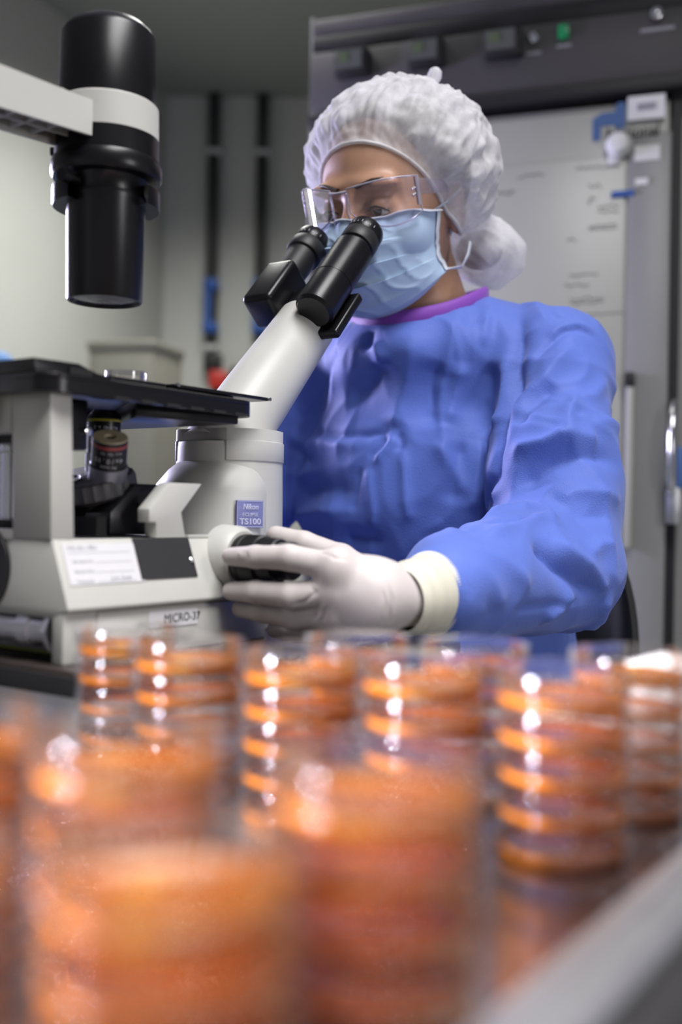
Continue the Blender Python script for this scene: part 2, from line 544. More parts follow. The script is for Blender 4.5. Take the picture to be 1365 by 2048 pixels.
# ------------------------------------------------------------------ upright laboratory freezer
fz = empty('laboratory_freezer', (-0.072, 2.15, 0), math.atan2(-0.322, 0.947))
tag(fz, 'tall upright laboratory freezer with dark control panel behind the person', 'freezer')
FW = 0.86
box('cabinet', (0.0, 0.03, 0.0), (FW, 0.75, 1.86), M_doorframe, fz, 0.006)
box('side_trim', (-0.008, 0.0, 0.0), (0.0, 0.05, 1.87), M_doorframe, fz, 0.004)
box('top_rail', (0.0, -0.005, 1.822), (FW, 0.05, 1.86), M_panel, fz, 0.004)
box('panel_groove', (0.0, -0.012, 1.785), (FW, 0.03, 1.822), M_panel_dk, fz, 0.003)
box('control_panel', (0.0, -0.02, 1.655), (FW, 0.03, 1.785), M_panel, fz, 0.004)
box('panel_lip', (0.0, -0.03, 1.635), (FW, 0.03, 1.66), M_panel_dk, fz, 0.004)
for x0 in (0.060, 0.212, 0.362):
    c = box('temperature_controller', (x0, -0.045, 1.722), (x0 + 0.07, -0.02, 1.775), M_panel_dk, fz, 0.004)
    box('controller_face', (x0 + 0.004, -0.047, 1.735), (x0 + 0.058, -0.045, 1.772), M_lcd, c)
    box('display', (x0 + 0.010, -0.0485, 1.748), (x0 + 0.030, -0.047, 1.766), M_lcdgreen, c)
lathe('panel_knob', [(0, 0), (0.010, 0), (0.010, 0.012), (0.007, 0.016), (0, 0.016)], M_chrome, fz, frame_to((0.452, -0.02, 1.757), (0, -1, 0)), 20)
box('knob_caption', (0.438, -0.0215, 1.728), (0.466, -0.02, 1.733), M_grey, fz)
box('green_indicator', (0.498, -0.030, 1.748), (0.519, -0.02, 1.775), M_green, fz, 0.003)
box('indicator_caption', (0.495, -0.0215, 1.735), (0.522, -0.02, 1.740), M_grey, fz)
lathe('key_switch', [(0, 0), (0.011, 0), (0.011, 0.012), (0.005, 0.016), (0, 0.016)], M_chrome, fz, frame_to((0.675, -0.02, 1.771), (0, -1, 0)), 20)
box('switch_caption', (0.646, -0.0215, 1.744), (0.706, -0.02, 1.749), M_grey, fz)
dr = box('door', (0.03, -0.005, 0.12), (0.70, 0.03, 1.625), M_doorframe, fz, 0.006)
box('door_skin', (0.05, -0.012, 0.16), (0.700, -0.005, 1.612), M_door, fz, 0.004)
box('door_edge', (0.628, -0.020, 0.14), (0.705, -0.005, 1.56), M_doorframe, fz, 0.005)
box('door_gap', (0.705, 0.0, 0.12), (0.722, 0.031, 1.64), M_panel_dk, fz)
wb = box('whiteboard', (0.10, -0.018, 0.45), (0.624, -0.012, 1.522), M_board, fz, 0.002)
box('kick_plate', (0.02, -0.002, 0.02), (FW - 0.02, 0.03, 0.11), M_panel_dk, fz, 0.003)
# logo: two stepped blue blocks, the name below it
prism('logo', [(0.563, 1.556), (0.578, 1.556), (0.578, 1.582), (0.601, 1.582), (0.608, 1.574), (0.622, 1.574), (0.622, 1.622), (0.607, 1.622), (0.603, 1.606), (0.580, 1.606), (0.563, 1.596)],
      -0.0145, -0.012, M_logo, fz, axis='y')
text('maker_name', 'National', 0.030, plane_frame((0.636, -0.0215, 1.562), (1, 0, 0), (0, 0, 1)), M_ink, fz, sx=0.92, bold=0.0006)
wl = box('white_notice', (0.626, -0.023, 1.584), (0.692, -0.0205, 1.627), M_whiteplastic, fz)
box('notice_print', (0.643, -0.0238, 1.600), (0.676, -0.023, 1.613), M_faint, wl)
lathe('hook', [(0, 0), (0.022, 0), (0.024, 0.010), (0.016, 0.028), (0, 0.032)], M_whiteplastic, fz, frame_to((0.612, -0.018, 1.540), (0, -1, 0)), 18)
box('hook_tab', (0.592, -0.026, 1.505), (0.615, -0.018, 1.545), M_whiteplastic, fz, 0.004)
box('small_sticker', (0.640, -0.0225, 1.508), (0.684, -0.020, 1.536), M_whiteplastic, fz)
box('small_sticker', (0.642, -0.0235, 1.464), (0.664, -0.020, 1.476), M_whiteplastic, fz)
box('blue_tape', (0.600, -0.0235, 1.446), (0.640, -0.018, 1.456), M_bluestrap, fz)
random.seed(11)
def scrawl(x, z, w, h, rows=1):
    """a line of illegible hand-written marker on the board"""
    for k in range(rows):
        zz = z - k * h * 1.5
        pts = []
        n = max(5, int(w / 0.0045))
        for i in range(n + 1):
            pts.append((x + w * i / n + random.uniform(-.001, .001), -0.0186, zz + random.uniform(-0.5, 0.5) * h))
        sweep('writing', pts, lambda t: (0.0011, 0.0009), M_marker, wb, n=5, up=(0, 1, 0))
scrawl(0.374, 1.470, 0.044, 0.010); scrawl(0.426, 1.500, 0.05, 0.006); scrawl(0.534, 1.506, 0.078, 0.010)
scrawl(0.556, 1.468, 0.024, 0.012); scrawl(0.558, 1.447, 0.012, 0.026); scrawl(0.575, 1.43, 0.04, 0.006, 2)
scrawl(0.560, 1.395, 0.05, 0.004, 2); scrawl(0.520, 1.372, 0.016, 0.012); scrawl(0.524, 1.306, 0.055, 0.005, 1)
scrawl(0.515, 1.288, 0.045, 0.006, 1); scrawl(0.528, 1.262, 0.06, 0.006, 2); scrawl(0.525, 1.232, 0.10, 0.003, 1); scrawl(0.535, 1.205, 0.04, 0.006, 1)
# pen clip on the board edge, long white tube, door handle
box('pen_clip', (0.630, -0.045, 1.095), (0.648, -0.020, 1.120), M_panel_dk, fz, 0.003)
box('pen_holder', (0.633, -0.040, 0.80), (0.647, -0.020, 1.095), M_door, fz, 0.004)
hd = sweep('door_handle', [(0.718, -0.03, 1.06), (0.716, -0.055, 1.04), (0.714, -0.062, 1.00), (0.714, -0.062, 0.93), (0.716, -0.05, 0.905)],
           lambda t: (0.012, 0.008), M_chrome, fz, n=12, up=(1, 0, 0))
box('latch_block', (0.706, -0.05, 0.845), (0.730, -0.0, 0.91), M_alu, fz, 0.004)
box('handle_plate', (0.724, -0.03, 0.91), (0.738, 0.0, 0.985), M_logo, fz, 0.003)

# ------------------------------------------------------------------ microscope table
tb = empty('lab_table', tuple(BENCH_O) , BENCH_ANGLE)
tb.location.z = 0
tag(tb, 'dark topped laboratory table carrying the microscope', 'table')
box('table_top', (-0.009, -0.10, TABLE_Z - 0.03), (0.40, 0.95, TABLE_Z), M_dark_table, tb, 0.003)
box('edge_trim', (-0.0115, -0.10, TABLE_Z - 0.03), (-0.009, 0.95, TABLE_Z - 0.004), M_panel_dk, tb, 0.001)
for lx, ly in ((0.02, -0.07), (0.36, -0.07), (0.02, 0.92), (0.36, 0.92)):
    box('leg', (lx - 0.02, ly - 0.02, 0), (lx + 0.02, ly + 0.02, TABLE_Z - 0.03), M_grey, tb, 0.003)
r = tag(empty('control_unit', tuple(BM @ Vector((0.262, -0.015, 0)))), 'small black control unit with green lamp under the gloved hand', 'control box')
r.rotation_euler = (0, 0, BENCH_ANGLE)
box('case', (-0.006, -0.02, 0), (0.03, 0.012, 0.020), M_panel_dk, r, 0.002)
box('green_lamp', (-0.004, -0.0212, 0.007), (0.008, -0.0198, 0.015), M_green, r)

# ------------------------------------------------------------------ steel cart with raised rim
CART_Z = EYE_Z - 0.140
RIM_Z = EYE_Z - 0.122
ct = empty('steel_cart', (0, 0, 0), BENCH_ANGLE)
tag(ct, 'stainless steel cart with raised rim holding the agar dishes', 'cart')
# cart frame: x along the bench axis, y = minus the sideways offset
ux1, ux0, ys0, ys1 = 0.444, -0.25, 0.119, 0.74
ux2, ys2 = 0.600, 0.430            # the tray runs on past the table corner
box('tray', (ux0, ys0 - 0.012, CART_Z - 0.012), (ux1 + 0.012, ys1 + 0.012, CART_Z), M_steel, ct)
box('tray_extension', (ux1 + 0.012, ys0 - 0.012, CART_Z - 0.012), (ux2 + 0.004, ys2 + 0.010, CART_Z), M_steel, ct)
prs = [(0, CART_Z - 0.03), (0, RIM_Z - 0.004), (0.004, RIM_Z), (0.010, RIM_Z), (0.012, RIM_Z - 0.0025), (0.014, RIM_Z - 0.0025), (0.016, RIM_Z), (0.021, RIM_Z - 0.001), (0.0238, RIM_Z - 0.005), (0.0238, CART_Z - 0.03)]
prism('side_rim', [(ys0 - a, z) for a, z in prs], ux0, ux2, M_alu, ct, axis='x')
prism('side_rim', [(ys1 + a, z) for a, z in prs], ux0, ux1, M_alu, ct, axis='x')
prism('side_rim', [(ys2 + a, z) for a, z in prs], ux1, ux2, M_alu, ct, axis='x')
prism('end_rim', [(ux1 + a * 0.62, z) for a, z in prs], ys2, ys1 + 0.0238, M_alu, ct, axis='y')
prism('end_rim', [(ux2 + a, z) for a, z in prs], ys0 - 0.0238, ys2 + 0.0238, M_alu, ct, axis='y')
prism('end_rim', [(ux0 - a, z) for a, z in prs], ys0 - 0.0238, ys1 + 0.0238, M_alu, ct, axis='y')
box('rim_shade_strip', (ux0 - 0.02, ys0 - 0.040, RIM_Z - 0.030), (ux2 + 0.012, ys0 - 0.0240, RIM_Z - 0.008), M_rubber, ct, 0.004)  # black strip added for the dark shadow band outside the rim
for lx in (ux0 + 0.03, ux1 - 0.02):
    for ly in (ys0 + 0.02, ys1 - 0.02):
        box('leg', (lx - 0.014, ly - 0.014, 0.08), (lx + 0.014, ly + 0.014, CART_Z - 0.012), M_alu, ct, 0.003)
        lathe('caster', [(0, -0.014), (0.04, -0.014), (0.04, 0.014), (0, 0.014)], M_rubber, ct, frame_to((lx, ly, 0.04), (0, 1, 0)), 20)
box('lower_shelf', (ux0 + 0.02, ys0 + 0.01, 0.25), (ux1 - 0.01, ys1 - 0.01, 0.27), M_steel, ct, 0.003)

# ------------------------------------------------------------------ inverted microscope
ms = empty('inverted_microscope', tuple(BENCH_O), BENCH_ANGLE)
tag(ms, 'cream inverted microscope with black stage and binocular eyepieces', 'microscope')
YC = 0.074
# base with a rear recess for connectors
prism('base', [(0.03, 0), (0.217, 0), (0.217, 0.034), (0.03, 0.034)], -0.0125, 0.1625, M_cream, ms, bevel=0.002)
box('base_post', (0.0, -0.0125, 0.0), (0.03, -0.0005, 0.036), M_cream, ms, 0.002)
box('base_post', (0.0, 0.150, 0.0), (0.03, 0.160, 0.036), M_cream, ms, 0.002)
box('recess_back', (0.0285, 0.0, 0.001), (0.0299, 0.15, 0.043), M_olive, ms)
lb = box('maker_plate', (0.0272, 0.030, 0.004), (0.0285, 0.12, 0.036), M_faint, ms)
lathe('connector', [(0, 0), (0.0105, 0), (0.0105, 0.018), (0.0125, 0.019), (0.0125, 0.03), (0.0095, 0.032), (0.0095, 0.055), (0.011, 0.056), (0.011, 0.075), (0, 0.075)],
      M_alu, ms, frame_to((0.012, 0.006, 0.022), (-0.12, 1, 0)), 24)
lathe('connector_nut', [(0, 0), (0.016, 0), (0.016, 0.004), (0, 0.004)], M_alu, ms, frame_to((0.012, 0.004, 0.022), (-0.12, 1, 0)), 6, smooth=0)
# flared lower body
sec = [(0.0, 0.0845), (-0.017, 0.0385), (-0.0165, 0.0365), (-0.004, 0.0312), (0.156, 0.0312), (0.1665, 0.0365), (0.167, 0.0385), (0.150, 0.0845)]
# rear recess: the flared body is hollow behind between the sides, so its rear face sits above w=0.043
prism('lower_body', sec, 0.0, 0.216, M_cream, ms, axis='x', bevel=0.0012)
prism('lower_body_front', [(0.008, 0.0845), (0.004, 0.040), (0.006, 0.0), (0.144, 0.0), (0.146, 0.040), (0.142, 0.0845)], 0.2165, 0.247, M_cream, ms, axis='x', bevel=0.006, seg=3)
# rear legs and crossbar carrying the stage
for y0, y1 in ((0.0, 0.041), (0.109, 0.150)):
    prism('rear_leg', [(-0.001, 0.084), (0.0195, 0.0845), (0.0150, 0.1930), (-0.004, 0.1930)], y0, y1, M_cream, ms, bevel=0.0015)
box('rear_crossbar', (-0.0035, 0.041, 0.158), (0.0150, 0.109, 0.1930), M_cream, ms)
box('rear_sill', (-0.001, 0.041, 0.084), (0.0195, 0.109, 0.0905), M_cream, ms)
lathe('chrome_post', [(0, 0.0905), (0.0125, 0.0905), (0.0125, 0.098), (0.0098, 0.099), (0.0098, 0.146), (0.0108, 0.147), (0.0108, 0.153), (0, 0.153)], M_chrome, ms, Matrix.Translation((0.028, 0.083, 0)), 32)
box('post_collar', (0.012, 0.045, 0.152), (0.045, 0.105, 0.159), M_black, ms)
box('post_foot', (0.012, 0.045, 0.0895), (0.045, 0.105, 0.097), M_black, ms)
pt = lathe('rear_port', [(0, 0.0015), (0.0310, 0.0015), (0.0310, 0.0), (0.0300, 0.002), (0.027, 0.002), (0.026, -0.003), (0, -0.003)], M_rubber, ms, frame_to((-0.0005, 0.0735, 0.0640), (-1, 0, 0)), 40)
# column, its flange and the housing in front of the nosepiece
CU, CY, CR = 0.262, 0.070, 0.0485
def colsec(r, ucut):
    pts = []
    for i in range(48):
        a = 2 * math.pi * i / 48
        x = CU + r * math.cos(a); y = CY + r * math.sin(a)
        pts.append((max(x, ucut), y))
    out = [pts[0]]
    for p in pts[1:]:
        if (Vector(p) - Vector(out[-1])).length > 1e-5: out.append(p)
    return out
cs = colsec(CR, 0.222)
def loft(name, rings, m, parent, bevel=0.0):
    n = len(rings[0]); V = [p for r_ in rings for p in r_]
    Fc = [tuple(range(n)), tuple(range(len(V) - 1, len(V) - n - 1, -1))]
    for k in range(len(rings) - 1):
        Fc += [(k * n + i, k * n + (i + 1) % n, (k + 1) * n + (i + 1) % n, (k + 1) * n + i) for i in range(n)]
    return mesh(name, V, Fc, m, parent, smooth=40, bevel=bevel)
def colring(r, ucut, w, flare=0.0):
    return [(x - flare * max(0, (CU - x)) / r, y, w) for x, y in colsec(r, ucut)]
loft('column', [colring(CR + 0.0012, 0.17, 0.0845), colring(CR + 0.0008, 0.17, 0.12), colring(CR, 0.19, 0.1625), colring(CR - 0.0005, 0.19, 0.1673)], M_cream, ms)
loft('column_flange', [colring(CR + 0.0012, 0.2225, 0.1505), colring(CR + 0.0012, 0.2225, 0.168), colring(CR + 0.0003, 0.222, 0.1683), colring(CR + 0.0003, 0.222, 0.1788)], M_cream, ms, 0.0008)
def ring_c(cu, r, w): return [(cu + r * math.cos(2 * math.pi * i / 56), CY + r * math.sin(2 * math.pi * i / 56), w) for i in range(56)]
loft('housing', [ring_c(0.238, 0.0525, 0.0846), ring_c(0.238, 0.0522, 0.122), ring_c(0.2395, 0.0508, 0.1285), ring_c(0.2475, 0.0455, 0.1420), ring_c(0.2535, 0.0400, 0.1500), ring_c(0.2580, 0.0330, 0.1528)], M_cream, ms)
prism('side_panel', [(0.1148, 0.127), (0.1504, 0.127), (0.1275, 0.1042), (0.1325, 0.0848), (0.1007, 0.0848), (0.1005, 0.0964), (0.0931, 0.0964), (0.0929, 0.1065)], 0.002, 0.0145, M_cream, ms, bevel=0.0006)
prism('side_panel', [(0.1148, 0.127), (0.1504, 0.127), (0.1275, 0.1042), (0.1325, 0.0848), (0.1007, 0.0848), (0.1005, 0.0964), (0.0931, 0.0964), (0.0929, 0.1065)], 0.1275, 0.140, M_cream, ms, bevel=0.0006)
# badge on the column, facing outward
bdir = Vector((math.cos(math.radians(-100)), math.sin(math.radians(-100)), 0))      # outward normal
bx = Vector((-bdir.y, bdir.x, 0))
bc = Vector((0.238, CY, 0)) + bdir * (0.0525 + 0.0006) + Vector((0, 0, 0.1035))
MB_ = plane_frame(bc, bx, (0, 0, 1)) @ Matrix.Diagonal((1.2, 1, 1, 1))
def local_box(name, M, lo, hi, m, parent, bevel=0.0):
    o = box(name, lo, hi, m, parent, bevel)
    o.data.transform(M)
    return o
bg = local_box('maker_badge', MB_, (-0.0125, -0.0118, -0.001), (0.0125, 0.0118, 0.0012), M_badge, ms, 0.0003)
for k in range(19):
    z = -0.0105 + k * 0.00117
    local_box('badge_line', MB_, (-0.0115, z, 0.0011), (0.0115, z + 0.00028, 0.00128), M_badge_line, bg)
for lo, hi in (((-0.0123, 0.0108, 0.001), (0.0123, 0.0114, 0.0014)), ((-0.0123, -0.0114, 0.001), (0.0123, -0.0108, 0.0014)),
               ((-0.0123, -0.0114, 0.001), (-0.0118, 0.0114, 0.0014)), ((0.0118, -0.0114, 0.001), (0.0123, 0.0114, 0.0014))):
    local_box('badge_frame', MB_, lo, hi, M_badge_line, bg)
M_bt = mat('badge_lettering', (0.55, 0.56, 0.72), 0.35)
text('lettering', 'Nikon', 0.0068, MB_ @ Matrix.Translation((0.0, 0.0062, 0.0014)), M_bt, bg, shear=0.25, sx=0.85, bold=0.0001)
text('lettering', 'ECLIPSE', 0.0042, MB_ @ Matrix.Translation((0, -0.0006, 0.0014)), M_bt, bg, sx=1.05)
text('lettering', 'TS100', 0.0072, MB_ @ Matrix.Translation((0, -0.0066, 0.0014)), M_bt, bg, sx=1.10, bold=0.00012)
# service label, cover plate and number label on the flared side: panel frame
d_dn = Vector((0, -0.017, -0.046)).normalized()
def side_pt(u, s, out=0.0):          # s = distance down the flare from the seam
    nrm = Vector((0, -0.046, 0.017)).normalized()
    return Vector((u, 0.0, 0.0845)) + d_dn * s + nrm * out
def side_frame(u, s, out=0.0003):
    return plane_frame(side_pt(u, s, out), (1, 0, 0), tuple(-d_dn))
ML = side_frame(0.0415, 0.0165)
sl = local_box('service_label', ML, (-0.035, -0.0165, -0.0002), (0.035, 0.0130, 0.0003), M_white, ms)
text('lettering', 'P/N 001-7801', 0.0048, ML @ Matrix.Translation((-0.031, 0.0098, 0.0004)), M_faint, sl, align='LEFT', extrude=0.0001)
for k, wd in enumerate(('', 'Serviced On', 'Service Due', 'Technician')):
    z = 0.0062 - 0.0072 * k
    if wd: text('lettering', wd, 0.0036, ML @ Matrix.Translation((-0.029, z + 0.0012, 0.0004)), M_faint, sl, align='LEFT', extrude=0.0001)
    local_box('label_line', ML, (-0.031 if not wd else -0.010, z, 0.0002), (0.026, z + 0.0004, 0.0004), M_faint, sl)
text('lettering', 'John Smith', 0.0046, ML @ Matrix.Translation((0.002, -0.0130, 0.0004)), M_faint, sl, align='LEFT', shear=0.3, extrude=0.0001)
cv = mesh('cover_plate', [side_pt(0.073, 0.0, 0.0001), side_pt(0.1325, 0.0, 0.0001), side_pt(0.1325, 0.0317, 0.0001), side_pt(0.073, 0.0317, 0.0001),
                          side_pt(0.073, 0.0, 0.0010), side_pt(0.1325, 0.0, 0.0010), side_pt(0.1325, 0.0317, 0.0010), side_pt(0.073, 0.0317, 0.0010)],
          [(0, 3, 2, 1), (4, 5, 6, 7), (0, 1, 5, 4), (1, 2, 6, 5), (2, 3, 7, 6), (3, 0, 4, 7)],
          mat('black_card', (0.015, 0.015, 0.018), 0.75, var=0.15, vscale=400), ms)
lathe('screw', [(0, 0), (0.0024, 0), (0.0024, 0.0012), (0.0012, 0.0022), (0, 0.0024)], M_chrome, cv, frame_to(side_pt(0.1295, 0.0185, 0.0008), (0, -0.94, 0.34)), 14)
local_box('number_label', plane_frame((0.107, -0.0127, 0.0250), (1, 0, 0), (0, 0, 1)), (-0.028, -0.0062, -0.0002), (0.0245, 0.0062, 0.0004), M_white, ms)
text('lettering', 'MICRO-37', 0.0088, plane_frame((0.1145, -0.0132, 0.0248), (1, 0, 0), (0, 0, 1)), M_ink, ms, sx=1.0)
# focus knobs on both sides
KU, KW = 0.178, 0.0675
def knob(side):
    y0 = -0.010 if side < 0 else 0.158
    ax = (0, side, 0)
    lathe('knob_boss', [(0, -0.012), (0.0275, -0.012), (0.0265, 0.004), (0.0225, 0.0095), (0, 0.0095)], M_cream, ms, frame_to((KU, y0, KW), ax), 48)
    k = lathe('focus_knob', [(0, 0.0095), (0.0195, 0.0095), (0.0202, 0.0115), (0.0202, 0.0155), (0.0196, 0.0165)], M_rubber, ms, frame_to((KU, y0, KW), ax), 48)
    lathe('coarse_grip', [(0.0196, 0.0160), (0.0199, 0.0170), (0.0199, 0.0300), (0.0188, 0.0312), (0.0168, 0.0314), (0.0168, 0.0340)], M_rubber, k, frame_to((KU, y0, KW), ax), 120, knurl=0.0006)
    lathe('fine_grip', [(0.0172, 0.0335), (0.0176, 0.0345), (0.0176, 0.0460), (0.0166, 0.0470)], M_rubber, k, frame_to((KU, y0, KW), ax), 120, knurl=0.0005)
    lathe('end_cap', [(0.0168, 0.0466), (0.0158, 0.0480), (0.0150, 0.0475), (0.0150, 0.0590), (0.0138, 0.0610), (0, 0.0610)], M_black, k, frame_to((KU, y0, KW), ax), 40)
knob(-1); knob(1)
# stage with its rear block, slide plate and notched underside
def rrect(x0, x1, y0, y1, r, n=6):
    pts = []
    for cx, cy, a0 in ((x1 - r, y1 - r, 0), (x0 + r, y1 - r, 90), (x0 + r, y0 + r, 180), (x1 - r, y0 + r, 270)):
        for i in range(n + 1):
            a = math.radians(a0 + 90 * i / n)
            pts.append((cx + r * math.cos(a), cy + r * math.sin(a)))
    return pts
prism('stage', rrect(-0.014, 0.2055, -0.010, 0.165, 0.018), 0.1930, 0.1970, M_black, ms, axis='z', bevel=0.0012)
_o, _i = rrect(-0.014, 0.2055, -0.010, 0.165, 0.018), rrect(-0.006, 0.1975, -0.002, 0.157, 0.012)
_n = len(_o)
mesh('stage_skirt', [(x, y, 0.1840) for x, y in _o] + [(x, y, 0.1931) for x, y in _o] + [(x, y, 0.1840) for x, y in _i] + [(x, y, 0.1931) for x, y in _i],
     [q for k in range(_n) for q in ((k, (k + 1) % _n, _n + (k + 1) % _n, _n + k), (2 * _n + (k + 1) % _n, 2 * _n + k, 3 * _n + k, 3 * _n + (k + 1) % _n),
                                     ((k + 1) % _n, k, 2 * _n + k, 2 * _n + (k + 1) % _n))], M_black, ms)
prism('stage_underframe', [(0.105, 0.030), (0.1960, 0.004), (0.1960, 0.150), (0.190, 0.150)], 0.1780, 0.1931, M_black, ms, axis='z', bevel=0.001)
for k in range(6):
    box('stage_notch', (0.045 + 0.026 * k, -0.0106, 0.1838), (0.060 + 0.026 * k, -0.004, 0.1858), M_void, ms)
prism('specimen_block', [(-0.008, 0.1970), (-0.010, 0.2075), (0.030, 0.2080), (0.047, 0.2030), (0.055, 0.2025), (0.062, 0.1970)], 0.010, 0.165, M_black, ms, bevel=0.0008)
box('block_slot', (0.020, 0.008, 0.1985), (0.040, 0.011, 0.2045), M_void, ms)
prism('slide_plate', [(0.128, 0.012), (0.2435, 0.010), (0.2435, 0.120), (0.128, 0.130)], 0.2022, 0.2052, M_black, ms, axis='z', bevel=0.0006)
box('stage_insert', (0.070, 0.020, 0.1970), (0.1275, 0.115, 0.2052), M_black, ms, 0.001)
box('plate_rail', (0.140, 0.018, 0.1970), (0.205, 0.110, 0.2022), M_black, ms)
for uu in (0.1285, 0.2430):
    lathe('plate_pin', [(0, 0), (0.0016, 0), (0.0016, 0.003), (0, 0.003)], M_steel, ms, frame_to((uu, 0.0108, 0.2037), (0, -1, 0)), 10)
box('condenser_slider', (0.03, 0.022, 0.148), (0.050, 0.06, 0.185), M_black, ms, 0.002)
lathe('slider_screw', [(0, 0), (0.003, 0), (0.003, 0.004), (0, 0.005)], M_chrome, ms, frame_to((0.047, 0.022, 0.162), (0, -1, 0)), 12)
# nosepiece with two objectives and a capped port
def cam_to_local(v):
    x, y, z = v
    return Vector((x * 0.57 + y * 0.8216, -(x * 0.8216 - y * 0.57), z))
AX = (0.1135, 0.075)
nN = cam_to_local((-0.12, -0.28, 0.952)).normalized()
e1 = cam_to_local((0.374, 0.874, 0.307)).normalized()
e1 = (e1 - nN * e1.dot(nN)).normalized()
e2 = nN.cross(e1)
if cam_to_local((1, 0, 0)).dot(e2) < 0: e2 = -e2
PR = 0.0225
b10 = Vector((AX[0], AX[1], 0.1385))
tc_ = b10 - e1 * PR
np_ = lathe('nosepiece', [(0, 0.001), (0.031, 0.001), (0.0325, 0.0), (0.0325, -0.002), (0, -0.002)], M_silverdark, ms, frame_to(tc_, nN), 60)
lathe('turret_ring', [(0.0325, 0.0), (0.0365, -0.001), (0.0375, -0.004), (0.0375, -0.013), (0.034, -0.016), (0, -0.016)], mat('grey_rubber', (0.05, 0.05, 0.056), 0.5), np_, frame_to(tc_, nN), 60, knurl=0.0013)
lathe('turret_core', [(0.026, -0.016), (0.026, -0.03), (0, -0.03)], M_black, np_, frame_to(tc_, nN), 40)
def port(ang):
    rd = e1 * math.cos(ang) + e2 * math.sin(ang)
    return tc_ + rd * PR, (nN * 0.952 + rd * 0.305).normalized()
ob = lathe('objective', [(0, 0.0), (0.0145, 0.0), (0.0145, 0.012), (0.0133, 0.0125), (0.0133, 0.0350)], M_black, ms, frame_to(b10, (0, 0, 1)), 40)
lathe('adapter_ring', [(0.0147, -0.004), (0.0147, 0.0115), (0.0134, 0.0120)], M_silverdark, ob, frame_to(b10, (0, 0, 1)), 40)
lathe('colour_ring', [(0.01335, 0.0372), (0.01348, 0.0374), (0.01348, 0.0390), (0.01335, 0.0392)], M_yellow, ob, frame_to(b10, (0, 0, 1)), 40)
lathe('barrel_top', [(0.0133, 0.0350), (0.0133, 0.0418), (0.0128, 0.0424)], M_black, ob, frame_to(b10, (0, 0, 1)), 40)
lathe('objective_tip', [(0.0128, 0.0424), (0.0092, 0.0466), (0.0045, 0.0468), (0.004, 0.0440), (0, 0.0440)], M_chrome, ob, frame_to(b10, (0, 0, 1)), 40)
p4, a4 = port(math.radians(100))
M4 = frame_to(p4, a4)
ob4 = lathe('objective', [(0, 0), (0.0140, 0), (0.0140, 0.0115), (0.0136, 0.0120), (0.0136, 0.0335)], M_black, ms, M4, 40)
lathe('adapter_ring', [(0.0142, -0.006), (0.0148, 0.0), (0.0148, 0.0110), (0.0137, 0.0115)], M_silverdark, ob4, M4, 40)
lathe('colour_ring', [(0.0136, 0.0282), (0.01378, 0.0284), (0.01378, 0.0306), (0.0136, 0.0308)], M_red, ob4, M4, 40)
lathe('front_face', [(0.0136, 0.0335), (0.0130, 0.0345), (0.0046, 0.0345), (0.0040, 0.0325)], M_tan, ob4, M4, 40)
lathe('front_lens', [(0.0040, 0.0325), (0.0038, 0.029), (0, 0.029)], M_void, ob4, M4, 20)
p6, a6 = port(math.radians(205))
cp = lathe('port_cap', [(0, 0.0), (0.0150, 0.0), (0.0160, 0.002), (0.0150, 0.0035), (0.0135, 0.0025), (0, 0.0025)], M_black, ms, frame_to(p6 - nN * 0.001, nN), 36)
def wrap_text(body, M, r, h, a_mid, size, m, parent, flip=False):
    """lettering engraved around a barrel, one flat character after another"""
    n = len(body); st = size * 0.62 / r
    for i, ch in enumerate(body):
        if ch == ' ': continue
        k = (i - (n - 1) / 2.0)
        a = a_mid + k * st * (-1 if flip else 1)
        nr = Vector((math.cos(a), math.sin(a), 0)); tg = Vector((-math.sin(a), math.cos(a), 0))
        up = Vector((0, 0, -1 if flip else 1)); xd = tg * (-1 if flip else 1)
        F_ = plane_frame(nr * r + Vector((0, 0, h)), xd, up)
        text('lettering', ch, size, M @ F_, m, parent, extrude=0.00005)
M_silk = mat('white_lettering', (0.55, 0.55, 0.60), 0.5)
def facing(M):
    d = M.to_3x3().inverted() @ cam_to_local((0.35, -1, 0))
    return math.atan2(d.y, d.x)
f4 = facing(M4)
wrap_text('4x/0.10', M4, 0.01365, 0.0195, f4 - 0.15, 0.0056, M_silk, ob4, True)
wrap_text('Nikon', M4, 0.01365, 0.0143, f4 - 0.15, 0.0040, M_silk, ob4, True)
wrap_text('Ach WD 30', M4, 0.01365, 0.0255, f4, 0.0030, M_silk, ob4, True)
M10 = frame_to(b10, (0, 0, 1)); f10 = facing(M10)
wrap_text('10x/0.25', M10, 0.01335, 0.0255, f10 - 0.1, 0.0056, M_silk, ob, True)
wrap_text('Ph1 WD 6.2', M10, 0.01335, 0.0322, f10, 0.0033, M_silk, ob, True)
prism('nosepiece_arm', [(0.080, 0.086), (0.080, 0.104), (0.095, 0.116), (0.105, 0.126), (0.150, 0.126), (0.150, 0.086)], 0.030, 0.118, M_black, ms, bevel=0.002)
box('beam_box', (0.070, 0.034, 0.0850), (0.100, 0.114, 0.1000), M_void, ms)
lathe('arm_screw', [(0, 0), (0.006, 0), (0.006, 0.003), (0, 0.003)], M_void, ms, frame_to((0.112, 0.0300, 0.112), (0, -1, 0)), 20)
box('well_cover', (0.020, 0.010, 0.0845), (0.100, 0.140, 0.0855), M_black, ms)
prism('seam_strip', [(0.133, 0.0846), (0.166, 0.0846), (0.166, 0.0866), (0.133, 0.0866)], -0.0004, 0.010, M_cream, ms)
